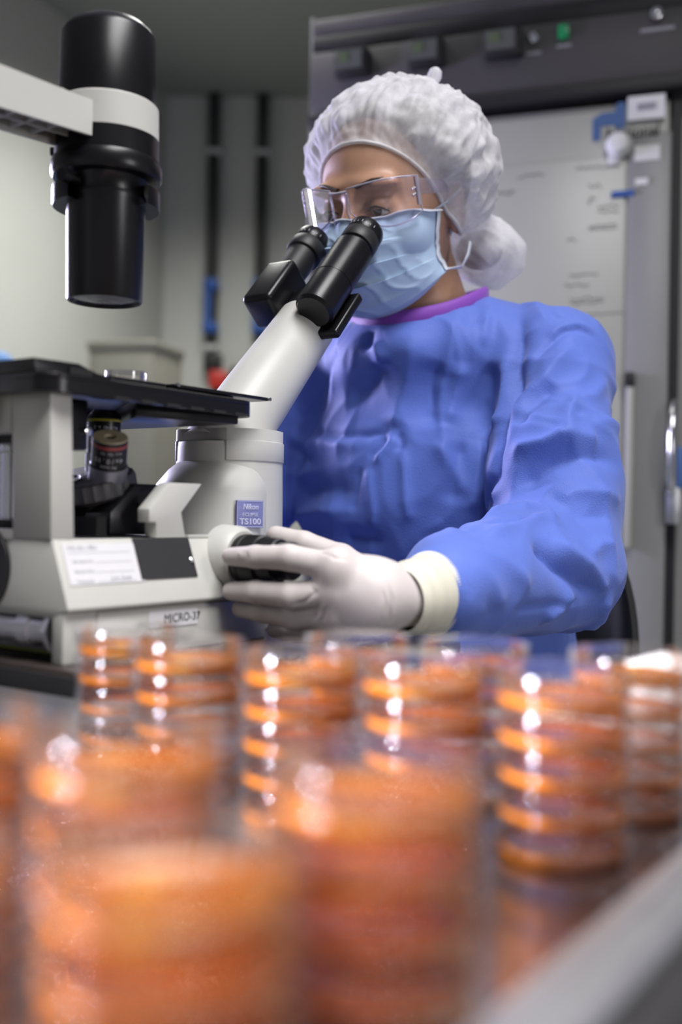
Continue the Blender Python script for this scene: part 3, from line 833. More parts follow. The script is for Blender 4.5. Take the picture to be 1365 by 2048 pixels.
# inclined tube and binocular head
ta = Vector((0.695, 0, 0.719)).normalized()
tubeTop = Vector((0.383, YC, 0.297))
lathe('inclined_tube', [(0, -0.200), (0.0345, -0.200), (0.0338, -0.12), (0.0300, -0.002), (0.0292, 0.0), (0, 0.0)], M_cream, ms, frame_to(tubeTop, ta), 56)
ea = Vector((0.676, 0, 0.737)).normalized()
ep = Vector((-0.737, 0, 0.676))
def rbox_axis(name, top, s0, s1, hw, hd, m, parent, bev=0.006, seg=4):
    F_ = frame_to(top, ea, (0, 1, 0))     # x = up x axis, y in the sideways direction
    o = box(name, (-hd, -hw, s0), (hd, hw, s1), m, None, bev, seg)
    o.data.transform(F_); o.parent = parent
    return o
hub = lathe('binocular_hub', [(0, -0.004), (0.0285, -0.004), (0.0285, 0.024), (0, 0.024)], M_black, ms, frame_to(tubeTop, ta), 40)
box_bp = rbox_axis('hub_plate', Vector((0.440, 0.062, 0.4005)) + Vector((0.737, 0, -0.676)) * 0.0255, -0.142, -0.080, 0.040, 0.005, M_black, ms, 0.003)
for vy, near in ((0.041, True), (0.109, False)):
    top = Vector((0.440, vy, 0.4005))
    F_ = frame_to(top, ea, (0, 1, 0))
    if near:
        pb = lathe('prism_box', [(0, -0.136), (0.0170, -0.136), (0.0200, -0.133), (0.0205, -0.130), (0.0205, -0.0895), (0, -0.0895)], M_black, ms, F_, 48)
    else:
        pb = rbox_axis('prism_box', top, -0.128, -0.064, 0.0185, 0.0200, M_black, ms, 0.006)
    if near:
        lathe('barrel', [(0, -0.090), (0.0208, -0.090), (0.0208, -0.0375), (0.0200, -0.0365), (0, -0.0365)], M_black, pb, F_, 48)
        box_n = None
    eyp = lathe('eyepiece', [(0, -0.07), (0.0165, -0.07), (0.0165, -0.0315), (0.0190, -0.0305), (0.0198, -0.0285), (0.0198, -0.0165), (0.0190, -0.0150)], M_rubber, ms, F_, 48)
    lathe('diopter_ring', [(0.0188, -0.0152), (0.0192, -0.0145), (0.0192, -0.0030), (0.0180, 0.0), (0.0125, 0.0), (0.0120, -0.004)], M_black, eyp, F_, 48)
    lathe('eye_lens', [(0.0120, -0.004), (0.008, -0.003), (0, -0.0026)], mat('coated_lens', (0.02, 0.02, 0.05), 0.05, coat=1.0), eyp, F_, 32)
    for k in range(7):
        a = math.radians(-58 + 14 * k) + math.atan2((F_.to_3x3().inverted() @ cam_to_local((0.1, -1, 0.4))).y, (F_.to_3x3().inverted() @ cam_to_local((0.1, -1, 0.4))).x)
        o = box('scale_mark', (0.01915, -0.00022, -0.011), (0.01930, 0.00022, -0.009 if k % 3 else -0.0075), M_silk, None)
        o.data.transform(F_ @ Matrix.Rotation(a, 4, 'Z')); o.parent = eyp
# lamp house, condenser, arm and pillar
LM = Matrix.Translation((0.1115, 0.075, 0))
lh = lathe('lamp_house', [(0.0395, 0.416), (0.0390, 0.432), (0.0372, 0.484), (0.0345, 0.4885), (0.0330, 0.4895)], M_black, ms, LM, 64)
lathe('lamp_cap', [(0.0335, 0.4890), (0.0290, 0.4935), (0.020, 0.4965), (0, 0.4975)], M_black, lh, LM, 64)
lathe('lamp_ring', [(0.0402, 0.3985), (0.0410, 0.3995), (0.0405, 0.4275), (0.0392, 0.4288)], M_cream, ms, LM, 64)
cd = lathe('condenser_body', [(0.0412, 0.402), (0.0414, 0.3845), (0.0425, 0.384), (0.0440, 0.3805), (0.0440, 0.3715), (0.0425, 0.3690), (0.034, 0.3680), (0.030, 0.362), (0.0300, 0.354)], M_black, ms, LM, 64)
ca = math.atan2(cam_to_local((0.2, -1, 0)).y, cam_to_local((0.2, -1, 0)).x)
lathe('filter_carrier', [(0.0295, 0.3465), (0.0420, 0.3465), (0.0425, 0.3480), (0.0425, 0.3610), (0.0295, 0.3610)], M_black, cd, LM, 30, ca + math.radians(50), ca + math.radians(125))
lathe('filter_carrier', [(0.0295, 0.3465), (0.0420, 0.3465), (0.0425, 0.3480), (0.0425, 0.3610), (0.0295, 0.3610)], M_black, cd, LM, 30, ca - math.radians(140), ca - math.radians(42))
lathe('condenser_barrel', [(0.0318, 0.3560), (0.0320, 0.3520), (0.0312, 0.3500), (0.0300, 0.2735), (0.0292, 0.2722), (0.0275, 0.2722), (0.0268, 0.2745)], M_black, cd, LM, 64)
lathe('condenser_lens', [(0.0270, 0.2745), (0.020, 0.2737), (0.010, 0.2732), (0, 0.2731)], mat('ground_glass', (0.45, 0.46, 0.55), 0.12, 0.35, var=0.3, vscale=120), cd, LM, 40)
dl = cam_to_local((-1, -0.1, 0)).normalized()
lathe('clamp_screw', [(0, 0.038), (0.0035, 0.038), (0.0035, 0.0445), (0, 0.0445)], M_black, cd, frame_to((0.1115, 0.075, 0.391), dl), 14)
dk = cam_to_local((-0.55, -0.83, 0)).normalized()
lathe('centring_screw', [(0, 0.03), (0.0035, 0.03), (0.0035, 0.040), (0.0055, 0.0405), (0.0055, 0.047), (0, 0.047)], M_black, cd, frame_to((0.1115, 0.075, 0.362), dk), 16)
# hollow arm, open and ribbed below
arm = prism('lamp_arm', [(-0.075, 0.4135), (0.0765, 0.4185), (0.0765, 0.4145), (-0.075, 0.4095)], 0.055, 0.095, M_cream, ms)
prism('arm_side', [(-0.075, 0.4134), (0.0765, 0.4184), (0.0768, 0.3915), (-0.075, 0.3815)], 0.0535, 0.0565, M_cream, arm)
prism('arm_side', [(-0.075, 0.4134), (0.078, 0.4184), (0.080, 0.3915), (-0.075, 0.3815)], 0.0935, 0.0965, M_cream, arm)
prism('arm_side', [(-0.075, 0.4105), (0.078, 0.4150), (0.080, 0.3935), (-0.075, 0.3835)], 0.0735, 0.0755, M_cream, arm)
for k in range(7):
    uu = -0.065 + 0.019 * k
    zb = 0.3845 + 0.0637 * (uu + 0.075)
    prism('arm_rib', [(uu, zb), (uu + 0.002, zb), (uu + 0.002, zb + 0.027), (uu, zb + 0.027)], 0.0565, 0.0935, M_cream, arm)
prism('pillar', [(-0.095, 0.050), (-0.048, 0.050), (-0.055, 0.4095), (-0.095, 0.4080)], 0.050, 0.100, M_cream, ms, bevel=0.003)
box('pillar_bracket', (-0.060, 0.056, 0.162), (-0.003, 0.096, 0.190), M_cream, ms, 0.003)

# small specimen dish lying on the stage
sd = empty('specimen_dish', tuple(BM @ Vector((0.112, 0.050, 0.2053))))
tag(sd, 'small clear empty dish lying on the black microscope stage', 'dish')
lathe('dish_bottom', [(0, 0), (0.0150, 0), (0.0153, 0.0005), (0.0153, 0.008), (0.0145, 0.008), (0.0143, 0.001), (0, 0.001)], M_dish, sd, Matrix(), 40)
lathe('dish_lid', [(0, 0.0095), (0.0155, 0.0095), (0.0162, 0.009), (0.0162, 0.003), (0.0158, 0.003), (0.0156, 0.0085), (0, 0.0085)], M_dish, sd, Matrix(), 40)

# ------------------------------------------------------------------ stacks of agar dishes
DR, DH = 0.028, 0.0154
proto = {}
def make_dish(loc, rz):
    r = empty('petri_dish', loc, rz)
    if not proto:
        bt = lathe('dish_bottom', [(0.0252, 0.0003), (0.0259, 0.0005), (0.0264, 0.0009), (0.0266, 0.0015), (0.0265, 0.0080)], M_dish, r, Matrix(), 56, smooth=50)
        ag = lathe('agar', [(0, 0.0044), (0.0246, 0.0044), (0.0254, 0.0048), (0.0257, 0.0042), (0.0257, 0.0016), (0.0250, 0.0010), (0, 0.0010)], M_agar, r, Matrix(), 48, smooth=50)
        ld = lathe('lid', [(0, 0.0150), (0.0262, 0.0150), (0.0270, 0.0149), (0.0276, 0.0146), (0.0280, 0.0140), (0.0280, 0.0078), (0.0284, 0.0077), (0.0288, 0.0073), (0.0289, 0.0067), (0.0286, 0.0061), (0.0281, 0.0059), (0.0277, 0.0061)], M_dish, r, Matrix(), 56, smooth=50)
        proto['d'] = [bt, ag, ld]
    else:
        for s in proto['d']:
            c = s.copy(); COL.objects.link(c); c.parent = r
    return r
ORD = {5: ['top', 'second', 'middle', 'fourth', 'bottom'], 4: ['top', 'second', 'third', 'bottom']}
STACKS = [
    (-0.1141, 0.570, 5, 'the back stack in front of the MICRO-37 label'),
    (-0.0739, 0.518, 5, 'the stack just right of the leftmost back stack'),
    (-0.0172, 0.485, 5, 'the stack in front of the gloved fingertips'),
    (0.0380, 0.462, 5, 'the stack below the glove cuff'),
    (0.0935, 0.436, 5, 'the clear stack nearest the right rim'),
    (0.1387, 0.500, 5, 'the stack at the right photo edge'),
    (0.0097, 0.5415, 5, 'the far stack under the gloved wrist'),
    (0.0680, 0.5250, 5, 'the far stack under the blue sleeve'),
    (-0.0348, 0.2250, 4, 'the big near stack at lower left'),
    (0.0105, 0.2750, 5, 'the big near stack at lower centre'),
    (-0.0600, 0.3020, 5, 'the stack behind the big lower left one'),
    (-0.1190, 0.3240, 5, 'the blurred stack at left edge'),
    (-0.1045, 0.2450, 4, 'the blurred stack in lower left corner'),
]
LIFT = {8: 0.0080}
for si, (x, y, n, where) in enumerate(STACKS):
    for k in range(n):
        rr = random.Random(si * 17 + k)
        d = make_dish((x + rr.uniform(-.0006, .0006), y + rr.uniform(-.0006, .0006), CART_Z + LIFT.get(si, 0.0) + k * DH), rr.uniform(0, 6.28))
        tag(d, 'orange agar dish, %s of %s' % (ORD[n][n - 1 - k], where), 'petri dish', 'stacked orange agar dishes')
# an empty lid lies under the big near stack
ll = tag(lathe('dish_lid', [(0, 0.0002), (0.0262, 0.0002), (0.0270, 0.0003), (0.0276, 0.0006), (0.0280, 0.0012), (0.0280, 0.0068), (0.0286, 0.0072), (0.0288, 0.0076), (0.0284, 0.0079)], M_dish, None, Matrix(), 56, smooth=50),
         'clear empty dish lid lying under the big near stack at lower left', 'lid')
ll.location = (-0.0348, 0.2250, CART_Z)
# white box at the far right corner of the cart
wbx = tag(empty('white_box', (0.1850, 0.5560, CART_Z), BENCH_ANGLE), 'white plastic box at the right edge behind the dish stacks', 'box')
box('box_body', (-0.026, -0.024, 0), (0.026, 0.024, 0.058), M_whiteplastic, wbx, 0.003)
box('box_lid', (-0.0275, -0.0255, 0.058), (0.0275, 0.0255, 0.065), M_whiteplastic, wbx, 0.003)

# ------------------------------------------------------------------ the person at the eyepieces
# all figures below are in the bench frame; the body's origin is on the floor under the seat
PO = np.array([0.66, 0.06, -TABLE_Z])
def fabric(name, color, rough=0.55, weave=900.0, wstr=0.25, transl=0.15, sheen=0.2, var=0.05, clear=0.0, crinkle=0.0):
    m = bpy.data.materials.new(name)
    m.use_nodes = True
    nt = m.node_tree
    b = nt.nodes['Principled BSDF']
    out = nt.nodes['Material Output']
    tc = nt.nodes.new('ShaderNodeTexCoord')
    nz = nt.nodes.new('ShaderNodeTexNoise'); nz.inputs['Scale'].default_value = 12; nz.inputs['Detail'].default_value = 6
    nt.links.new(tc.outputs['Object'], nz.inputs['Vector'])
    rp = nt.nodes.new('ShaderNodeValToRGB')
    rp.color_ramp.elements[0].position = 0.3; rp.color_ramp.elements[1].position = 0.7
    rp.color_ramp.elements[0].color = (*[c * (1 - var) for c in color], 1)
    rp.color_ramp.elements[1].color = (*[min(1, c * (1 + var)) for c in color], 1)
    nt.links.new(nz.outputs['Fac'], rp.inputs['Fac'])
    nt.links.new(rp.outputs['Color'], b.inputs['Base Color'])
    b.inputs['Roughness'].default_value = rough
    b.inputs['Sheen Weight'].default_value = sheen
    b.inputs['Specular IOR Level'].default_value = 0.25
    vo = nt.nodes.new('ShaderNodeTexVoronoi'); vo.inputs['Scale'].default_value = weave
    nt.links.new(tc.outputs['Object'], vo.inputs['Vector'])
    bp = nt.nodes.new('ShaderNodeBump'); bp.inputs['Strength'].default_value = wstr; bp.inputs['Distance'].default_value = 0.0006
    nt.links.new(vo.outputs['Distance'], bp.inputs['Height'])
    last = bp
    if crinkle:
        n2 = nt.nodes.new('ShaderNodeTexNoise'); n2.inputs['Scale'].default_value = 38; n2.inputs['Detail'].default_value = 5
        n2.inputs['Roughness'].default_value = 0.55
        if hasattr(n2, 'noise_type'): n2.noise_type = 'RIDGED_MULTIFRACTAL'
        nt.links.new(tc.outputs['Object'], n2.inputs['Vector'])
        b2 = nt.nodes.new('ShaderNodeBump'); b2.inputs['Strength'].default_value = crinkle; b2.inputs['Distance'].default_value = 0.003
        nt.links.new(n2.outputs['Fac'], b2.inputs['Height']); nt.links.new(bp.outputs['Normal'], b2.inputs['Normal'])
        last = b2
    nt.links.new(last.outputs['Normal'], b.inputs['Normal'])
    tl = nt.nodes.new('ShaderNodeBsdfTranslucent')
    nt.links.new(rp.outputs['Color'], tl.inputs['Color'])
    mx = nt.nodes.new('ShaderNodeMixShader'); mx.inputs[0].default_value = transl
    nt.links.new(b.outputs[0], mx.inputs[1]); nt.links.new(tl.outputs[0], mx.inputs[2])
    sh = mx
    if clear:
        tr = nt.nodes.new('ShaderNodeBsdfTransparent')
        n3 = nt.nodes.new('ShaderNodeTexNoise'); n3.inputs['Scale'].default_value = 55; n3.inputs['Detail'].default_value = 8
        nt.links.new(tc.outputs['Object'], n3.inputs['Vector'])
        mr = nt.nodes.new('ShaderNodeMapRange'); mr.inputs['From Min'].default_value = 0.35; mr.inputs['From Max'].default_value = 0.65
        mr.inputs['To Min'].default_value = clear * 1.5; mr.inputs['To Max'].default_value = clear * 0.5
        nt.links.new(n3.outputs['Fac'], mr.inputs['Value'])
        m2 = nt.nodes.new('ShaderNodeMixShader')
        nt.links.new(mr.outputs[0], m2.inputs[0]); nt.links.new(mx.outputs[0], m2.inputs[1]); nt.links.new(tr.outputs[0], m2.inputs[2])
        sh = m2
    nt.links.new(sh.outputs[0], out.inputs['Surface'])
    return m

M_skin = mat('skin', (0.42, 0.235, 0.155), 0.48, var=0.07, vscale=35, bump=0.08, bscale=900, sss=0.12)
M_hair = mat('dark_brown_hair', (0.035, 0.02, 0.013), 0.5, var=0.3, vscale=90)
M_gown = fabric('blue_nonwoven_gown', (0.10, 0.165, 0.56), 0.60, 700, 0.35, 0.05, 0.15, 0.05, crinkle=0.14)
M_purple = fabric('purple_binding', (0.22, 0.06, 0.42), 0.55, 900, 0.3, 0.05)
M_mask = fabric('pale_blue_mask', (0.46, 0.60, 0.80), 0.6, 1200, 0.25, 0.15, 0.15, 0.03)
M_maskwhite = fabric('white_mask_binding', (0.72, 0.75, 0.84), 0.6, 1200, 0.25, 0.2)
M_cap = fabric('white_spun_cap', (0.80, 0.79, 0.82), 0.65, 1500, 0.2, 0.25, 0.2, 0.05, clear=0.30, crinkle=0.10)
M_glove = mat('white_latex_glove', (0.55, 0.50, 0.49), 0.5, var=0.03, vscale=60, bump=0.05, bscale=900, sss=0.08)
M_cuff = fabric('white_knit_cuff', (0.74, 0.73, 0.68), 0.75, 1500, 0.3, 0.1)

# --- head frame
PITCH, ROLL = math.radians(17), math.radians(-3)
fw = Vector((-math.cos(PITCH), 0, -math.sin(PITCH)))
up_ = Vector((-math.sin(PITCH), 0, math.cos(PITCH)))
sl_ = Vector((0, -1, 0))                       # her left
Rr = Matrix.Rotation(ROLL, 3, fw)
up_ = Rr @ up_; sl_ = Rr @ sl_
EYE = Vector((0.4644, 0.074, 0.4369))
HC = EYE - fw * 0.080
HR = np.array([sl_, up_, fw])                  # rows: head axes in the bench frame
HCn = np.array(HC)
def hp(s, t, f): return tuple(HC + sl_ * s + up_ * t + fw * f)
def to_head(p): return (p - HCn.astype(np.float32)) @ HR.T.astype(np.float32)

NB = np.array([0.600, 0.062, 0.335])           # base of the neck
SLJ = np.array([0.620, -0.088, 0.272]); ELJ = np.array([0.485, -0.157, 0.058]); WLJ = np.array([0.2146, -0.1514, 0.0417])
SRJ = np.array([0.615, 0.225, 0.262]); ERJ = np.array([0.500, 0.292, 0.060]); WRJ = np.array([0.285, 0.205, 0.050])

def head_sdf(p):
    q = to_head(p)
    d = sd_ell(q, (0, 0.026, -0.012), (0.0775, 0.084, 0.094))                 # skull
    d = smin(d, sd_ell(q, (0, -0.045, 0.022), (0.062, 0.070, 0.066)), 0.03)   # jaw
    d = smin(d, sd_ell(q, (0, -0.100, 0.066), (0.020, 0.016, 0.018)), 0.03)   # chin
    for s in (-1, 1):
        d = smin(d, sd_ell(q, (s * 0.036, -0.034, 0.058), (0.026, 0.024, 0.024)), 0.02)
        d = smin(d, sd_ell(q, (s * 0.028, 0.020, 0.078), (0.026, 0.008, 0.012)), 0.014)   # brow
        d = smax(d, -sd_ell(q, (s * 0.031, -0.002, 0.096), (0.019, 0.0125, 0.015)), 0.010)  # eye socket
        d = smin(d, sd_ell(q, (s * 0.031, -0.002, 0.0725), (0.0145, 0.0125, 0.0125)), 0.004)   # lids over the eyeball
        d = smin(d, sd_ell(q, (s * 0.074, -0.012, -0.012), (0.008, 0.030, 0.018)), 0.008)       # ear
    d = smin(d, sd_cap(q, (0, 0.006, 0.082), (0, -0.038, 0.104), 0.0075, 0.0115), 0.010)      # nose
    for s in (-1, 1):
        d = smin(d, sd_ell(q, (s * 0.010, -0.041, 0.096), (0.008, 0.007, 0.009)), 0.006)
    d = smin(d, sd_ell(q, (0, -0.070, 0.083), (0.022, 0.009, 0.010)), 0.010)                   # lips
    return d

def hand_sdf(p, pts, palm):
    """pts: five chains of joints; palm: list of (a, b, ra, rb)"""
    d = None
    for a, b, ra, rb in palm:
        c = sd_cap(p, a, b, ra, rb)
        d = c if d is None else smin(d, c, 0.012)
    for ch, rad in pts:
        f = None
        for i in range(len(ch) - 1):
            c = sd_cap(p, ch[i], ch[i + 1], rad[i], rad[i + 1])
            f = c if f is None else smin(f, c, 0.003)
        d = smin(d, f, 0.0045)
    return d

IDX = [(0.1690, -0.1185, 0.0650), (0.1560, -0.0830, 0.0716), (0.1510, -0.0540, 0.0712), (0.1500, -0.0300, 0.0705)]
MID = [(0.1700, -0.1170, 0.0470), (0.1570, -0.0835, 0.0430), (0.1545, -0.0520, 0.0440), (0.1560, -0.0260, 0.0432)]
RNG = [(0.1760, -0.1125, 0.0310), (0.1690, -0.0775, 0.0255), (0.1680, -0.0480, 0.0276), (0.1690, -0.0245, 0.0284)]
PNK = [(0.1870, -0.1045, 0.0195), (0.1870, -0.0780, 0.0140), (0.1900, -0.0575, 0.0120), (0.1910, -0.0420, 0.0110)]
THB = [(0.2230, -0.1220, 0.0500), (0.2190, -0.0860, 0.0690), (0.2120, -0.0540, 0.0800), (0.2060, -0.0300, 0.0860)]
def scale_pts(ch, k): return [tuple(np.array(c)) for c in ch]
GL = [(IDX, (0.0110, 0.0098, 0.0087, 0.0072)), (MID, (0.0112, 0.0100, 0.0089, 0.0074)), (RNG, (0.0108, 0.0095, 0.0085, 0.0072)),
      (PNK, (0.0098, 0.0085, 0.0075, 0.0065)), (THB, (0.0145, 0.0118, 0.0105, 0.0085))]
_wd = np.array(MID[0]) - WLJ
W_ = tuple(WLJ + _wd / np.linalg.norm(_wd) * 0.028)
PALM = [(W_, IDX[0], 0.0225, 0.0125), (W_, MID[0], 0.0240, 0.0135), (W_, RNG[0], 0.0240, 0.0130), (W_, PNK[0], 0.0215, 0.0120),
        (W_, THB[0], 0.0215, 0.0165), (THB[0], IDX[0], 0.0155, 0.0110), (THB[1], IDX[0], 0.0105, 0.0095),
        (W_, tuple(WLJ), 0.0235, 0.0215)]
# her right hand on the other knob: the mirrored hand
def mir(c): return (c[0] + 0.012, 0.149 - c[1] + 0.0, c[2] + 0.004)
GR = [([mir(c) for c in ch], r) for ch, r in GL]
WRm = np.array(mir(WLJ))
PALMR = [(mir(a), mir(b), ra, rb) for a, b, ra, rb in PALM[:-1]]

def body_sdf(p):
    d = head_sdf(p)
    d = smin(d, sd_cap(p, hp(0, -0.070, -0.028), tuple(NB + [0.012, 0, -0.02]), 0.050, 0.056), 0.020)
    q = p * np.array([1.3, 1, 1], np.float32)
    sc = np.array([1.3, 1, 1])
    t = sd_cap(q, np.array([0.640, 0.06, 0.20]) * sc, np.array([0.66, 0.06, -0.15]) * sc, 0.135, 0.14)
    d = smin(d, t, 0.04)
    for S, E, Wj in ((SLJ, ELJ, WLJ), (SRJ, ERJ, WRm)):
        d = smin(d, sd_cap(p, (0.62, 0.06, 0.28), S, 0.048, 0.046), 0.03)
        d = smin(d, sd_cap(p, S, E, 0.046, 0.040), 0.01)
        d = smin(d, sd_cap(p, E, Wj, 0.038, 0.019), 0.01)
    for s, kn in ((-1, (0.36, -0.06, -0.22)), (1, (0.36, 0.18, -0.22))):
        hipj = (0.66, 0.06 + s * 0.09, -0.22)
        d = smin(d, sd_cap(p, hipj, kn, 0.085, 0.06), 0.03)
        d = smin(d, sd_cap(p, kn, (kn[0] + 0.03, kn[1], -0.66), 0.055, 0.035), 0.02)
        d = smin(d, sd_cap(p, (kn[0] + 0.04, kn[1], -0.715), (kn[0] - 0.13, kn[1], -0.722), 0.034, 0.026), 0.02)
    return d

V, Q = implicit(body_sdf, (0.10, -0.28, -0.755), (0.86, 0.40, 0.60), 0.0030)
V = relax(V, Q, 1, 0.4)
person = mesh_np('person', V - PO, Q, M_skin)
pbase = BM @ Vector(PO)
person.matrix_world = Matrix.Translation(pbase) @ Matrix.Rotation(BENCH_ANGLE, 4, 'Z')
tag(person, 'seated person in blue gown, white hair cap and mask looking into microscope eyepieces', 'person')
def pmesh(name, V, Q, m): return mesh_np(name, np.asarray(V) - PO, Q, m, person)
def shift(o):
    o.data.transform(Matrix.Translation(tuple(-PO)))
    o.parent = person
    return o

# --- gown
def gown_outer(p):
    sc = np.array([1.28, 1, 1])
    q = (p * sc.astype(np.float32))
    d = sd_cap(q, np.array([0.640, 0.075, 0.190]) * sc, np.array([0.665, 0.07, -0.17]) * sc, 0.148, 0.178)
    d = smin(d, sd_ell(p, (0.560, 0.075, 0.125), (0.055, 0.125, 0.10)), 0.06)
    d = smin(d, sd_ell(p, (0.598, 0.066, 0.285), (0.094, 0.112, 0.070)), 0.035)
    d = smin(d, sd_ell(p, (0.56, 0.06, -0.16), (0.20, 0.20, 0.085)), 0.05)
    for S, E in ((SLJ, ELJ), (SRJ, ERJ)):
        sg = 1 if S[1] > 0 else -1
        d = smin(d, sd_cap(p, (0.625, 0.06 + sg * 0.03, 0.308), S, 0.060, 0.060), 0.04)
        d = smin(d, sd_cap(p, S, E, 0.064, 0.058), 0.022)
    d = smin(d, sd_ell(p, (ELJ + SLJ) * 0.5 + [-0.01, -0.008, -0.03], (0.068, 0.068, 0.085)), 0.02)
    e2_ = WLJ + (ELJ - WLJ) * 0.21
    d = smin(d, sd_cap(p, ELJ, e2_, 0.060, 0.040), 0.012)
    d = smin(d, sd_cap(p, ELJ + [0.0, 0.02, 0.02], WLJ + (ELJ - WLJ) * 0.16 + [0.034, 0.012, 0.016], 0.045, 0.028), 0.015)
    d = smin(d, sd_cap(p, ERJ, WRm + (ERJ - WRm) * 0.25, 0.070, 0.045), 0.02)
    return d
NKC, NKR = np.array([0.574, 0.066, 0.412]), np.array([0.094, 0.097, 0.112])
def gown_sdf(p):
    d = gown_outer(p)
    # neck opening
    d = smax(d, -sd_ell(p, NKC, NKR), 0.004)
    return d
V, Q = implicit(gown_sdf, (0.14, -0.32, -0.30), (0.90, 0.44, 0.45), 0.0034)
V = relax(V, Q, 3, 0.5)
V, Q = cut(V, Q, V[:, 2] > -0.285)
Nn = normals_np(V, Q)
FOLDS = [  # (height mm, width mm, path in mm in the bench frame)
    (-9, 7, [(613,-55,345),(566,-75,314),(552,-82,287),(541,-85,261),(526,-91,235),(508,-89,200),(493,-89,173),(486,-88,146),(506,-71,122),(302,-165,89)]),
    (-3.5, 3, [(602,-150,292),(585,-136,305),(568,-123,299),(560,-118,290),(546,-109,271),(534,-99,252)]),
    (3, 4, [(602,-146,302),(588,-134,310),(569,-119,304),(558,-112,291)]),
    (6, 8, [(570,-135,287),(550,-128,266),(532,-122,246),(515,-99,219),(501,-96,196)]),
    (-5, 6, [(532,-133,240),(508,-119,216),(492,-110,192)]),
    (7, 7, [(548,-151,241),(523,-154,218),(504,-157,200),(493,-161,184),(481,-143,176),(479,-119,173),(475,-111,157)]),
    (-9, 11, [(558,-195,159),(512,-189,165),(494,-177,165),(476,-154,159),(467,-136,145),(466,-113,129)]),
    (5, 9, [(521,-185,183),(502,-172,184),(493,-161,184)]),
    (6, 6, [(371,-131,103),(403,-134,110),(432,-147,115),(422,-175,106),(409,-188,95)]),
    (5, 6, [(296,-169,86),(342,-172,93),(385,-173,100),(422,-175,106)]),
    (-4, 8, [(334,-153,98),(367,-158,103),(398,-165,106)]),
    (-9, 8, [(352,-189,83),(368,-198,74),(385,-205,60),(415,-209,47),(456,-211,37)]),
    (6, 7, [(388,-191,88),(402,-203,74),(426,-210,63),(449,-212,47),(463,-212,36)]),
    (5, 6, [(463,-212,36),(483,-200,14),(490,-184,3)]),
    (5, 6, [(258,-182,68),(266,-187,64),(277,-193,53),(286,-194,40),(295,-192,32)]),
    (-4, 6, [(257,-189,47),(269,-191,37),(286,-187,23)]),
    (-3, 3, [(310,-193,30),(364,-198,30),(429,-205,30)]),
    (4, 7, [(251,-158,79),(266,-167,82),(283,-178,78),(297,-188,71),(317,-197,57),(330,-199,43)]),
    (-4, 6, [(245,-171,68),(247,-182,56),(252,-187,40)]),
    (5, 6, [(409,-207,40),(392,-200,28),(371,-190,17)]),
    (5, 11, [(516,27,309),(511,27,275),(518,37,244),(515,47,213),(511,51,200)]),
    (-6, 13, [(505,54,278),(512,77,252),(517,95,241),(525,125,234)]),
    (4.5, 6, [(506,74,298),(504,68,285),(506,64,271)]),
    (-4, 6, [(512,84,311),(505,78,288)]),
    (-7, 13, [(524,0,275),(527,10,247),(529,10,230),(523,2,197)]),
    (6, 9, [(537,-19,274),(541,-11,237),(530,-8,203)]),
    (-3.5, 4, [(540,196,203),(532,165,199),(514,125,193),(508,81,193),(509,63,195),(512,51,202)]),
    (4, 9, [(541,190,190),(511,122,183),(506,81,180)]),
    (-4.5, 4, [(503,74,166),(506,63,178),(509,54,193)]),
    (4, 5, [(503,68,162),(506,54,176),(510,44,193)]),
    (-3.5, 3.5, [(511,44,196),(509,37,183),(507,37,173)]),
    (3.5, 4, [(502,74,157),(501,71,139),(501,64,108),(504,68,84)]),
    (-3, 4, [(503,85,159),(501,88,128),(502,91,105)]),
    (3.5, 5, [(509,36,181),(506,30,156),(505,27,132),(506,23,105),(276,-123,80)]),
    (-4.5, 4, [(523,213,193),(537,193,176),(519,161,163)]),
    (4, 8, [(527,211,203),(538,197,190),(523,163,176)]),
    (6, 10, [(548,217,98),(523,174,105),(509,140,108),(501,88,108)]),
    (-7, 14, [(532,205,129),(512,149,132),(501,85,128)]),
    (-5, 7, [(507,108,77),(505,88,78),(506,54,76)]),
    (-3, 3.5, [(517,-11,101),(313,-140,95),(296,-164,89)]),
    (3, 4, [(516,-7,94),(279,-153,89),(279,-167,84)]),
    (5, 6, [(552,-65,278),(543,-70,250),(527,-75,217),(519,-74,194)]),
    (-5, 8, [(552,-48,275),(555,-48,230),(549,-43,187)]),
    (4, 6, [(547,-39,187),(534,-41,142),(532,-38,105)]),
    (-4, 9, [(534,-24,186),(524,-24,149),(520,-21,115)]),
    (3, 7, [(520,2,186),(522,-17,159),(531,-38,122)]),
    (4, 7, [(546,169,264),(549,187,241),(540,200,224)]),
    (-4, 8, [(522,131,294),(538,156,275),(550,180,247)]),
    (3, 5, [(518,211,156),(534,194,149),(511,142,155)]),
    (4, 6, [(613,-16,358),(561,-38,319),(550,-40,285)]),
    (-3, 6, [(579,-14,345),(546,-26,307)]),
    (4, 6, [(616,-48,347),(602,-79,339),(570,-105,314)]),
    (-3, 4, [(607,-77,341),(580,-105,324),(579,-119,315)]),
    (4, 7, [(599,-161,251),(558,-163,230),(535,-157,223)]),
    (4, 7, [(576,-179,194),(551,-180,200),(521,-175,197)]),
    (-3, 5, [(521,-143,223),(518,-156,212),(517,-167,203)]),
    (5, 8, [(541,-201,125),(497,-195,128),(472,-178,129),(457,-167,120)]),
    (-4, 7, [(497,-204,104),(470,-194,108),(448,-185,106)]),
    (4, 6, [(480,-214,81),(460,-210,81),(432,-209,71)]),
]
def polyline_dist(P_, path):
    best = np.full(len(P_), 1e9); tt = np.zeros(len(P_))
    n = len(path) - 1
    for i in range(n):
        a, b = path[i], path[i + 1]
        ab = b - a
        t = np.clip(((P_ - a) @ ab) / max(1e-12, ab @ ab), 0, 1)
        d_ = np.linalg.norm(P_ - a - t[:, None] * ab, axis=1)
        m_ = d_ < best
        best = np.where(m_, d_, best); tt = np.where(m_, (i + t) / n, tt)
    return best, tt
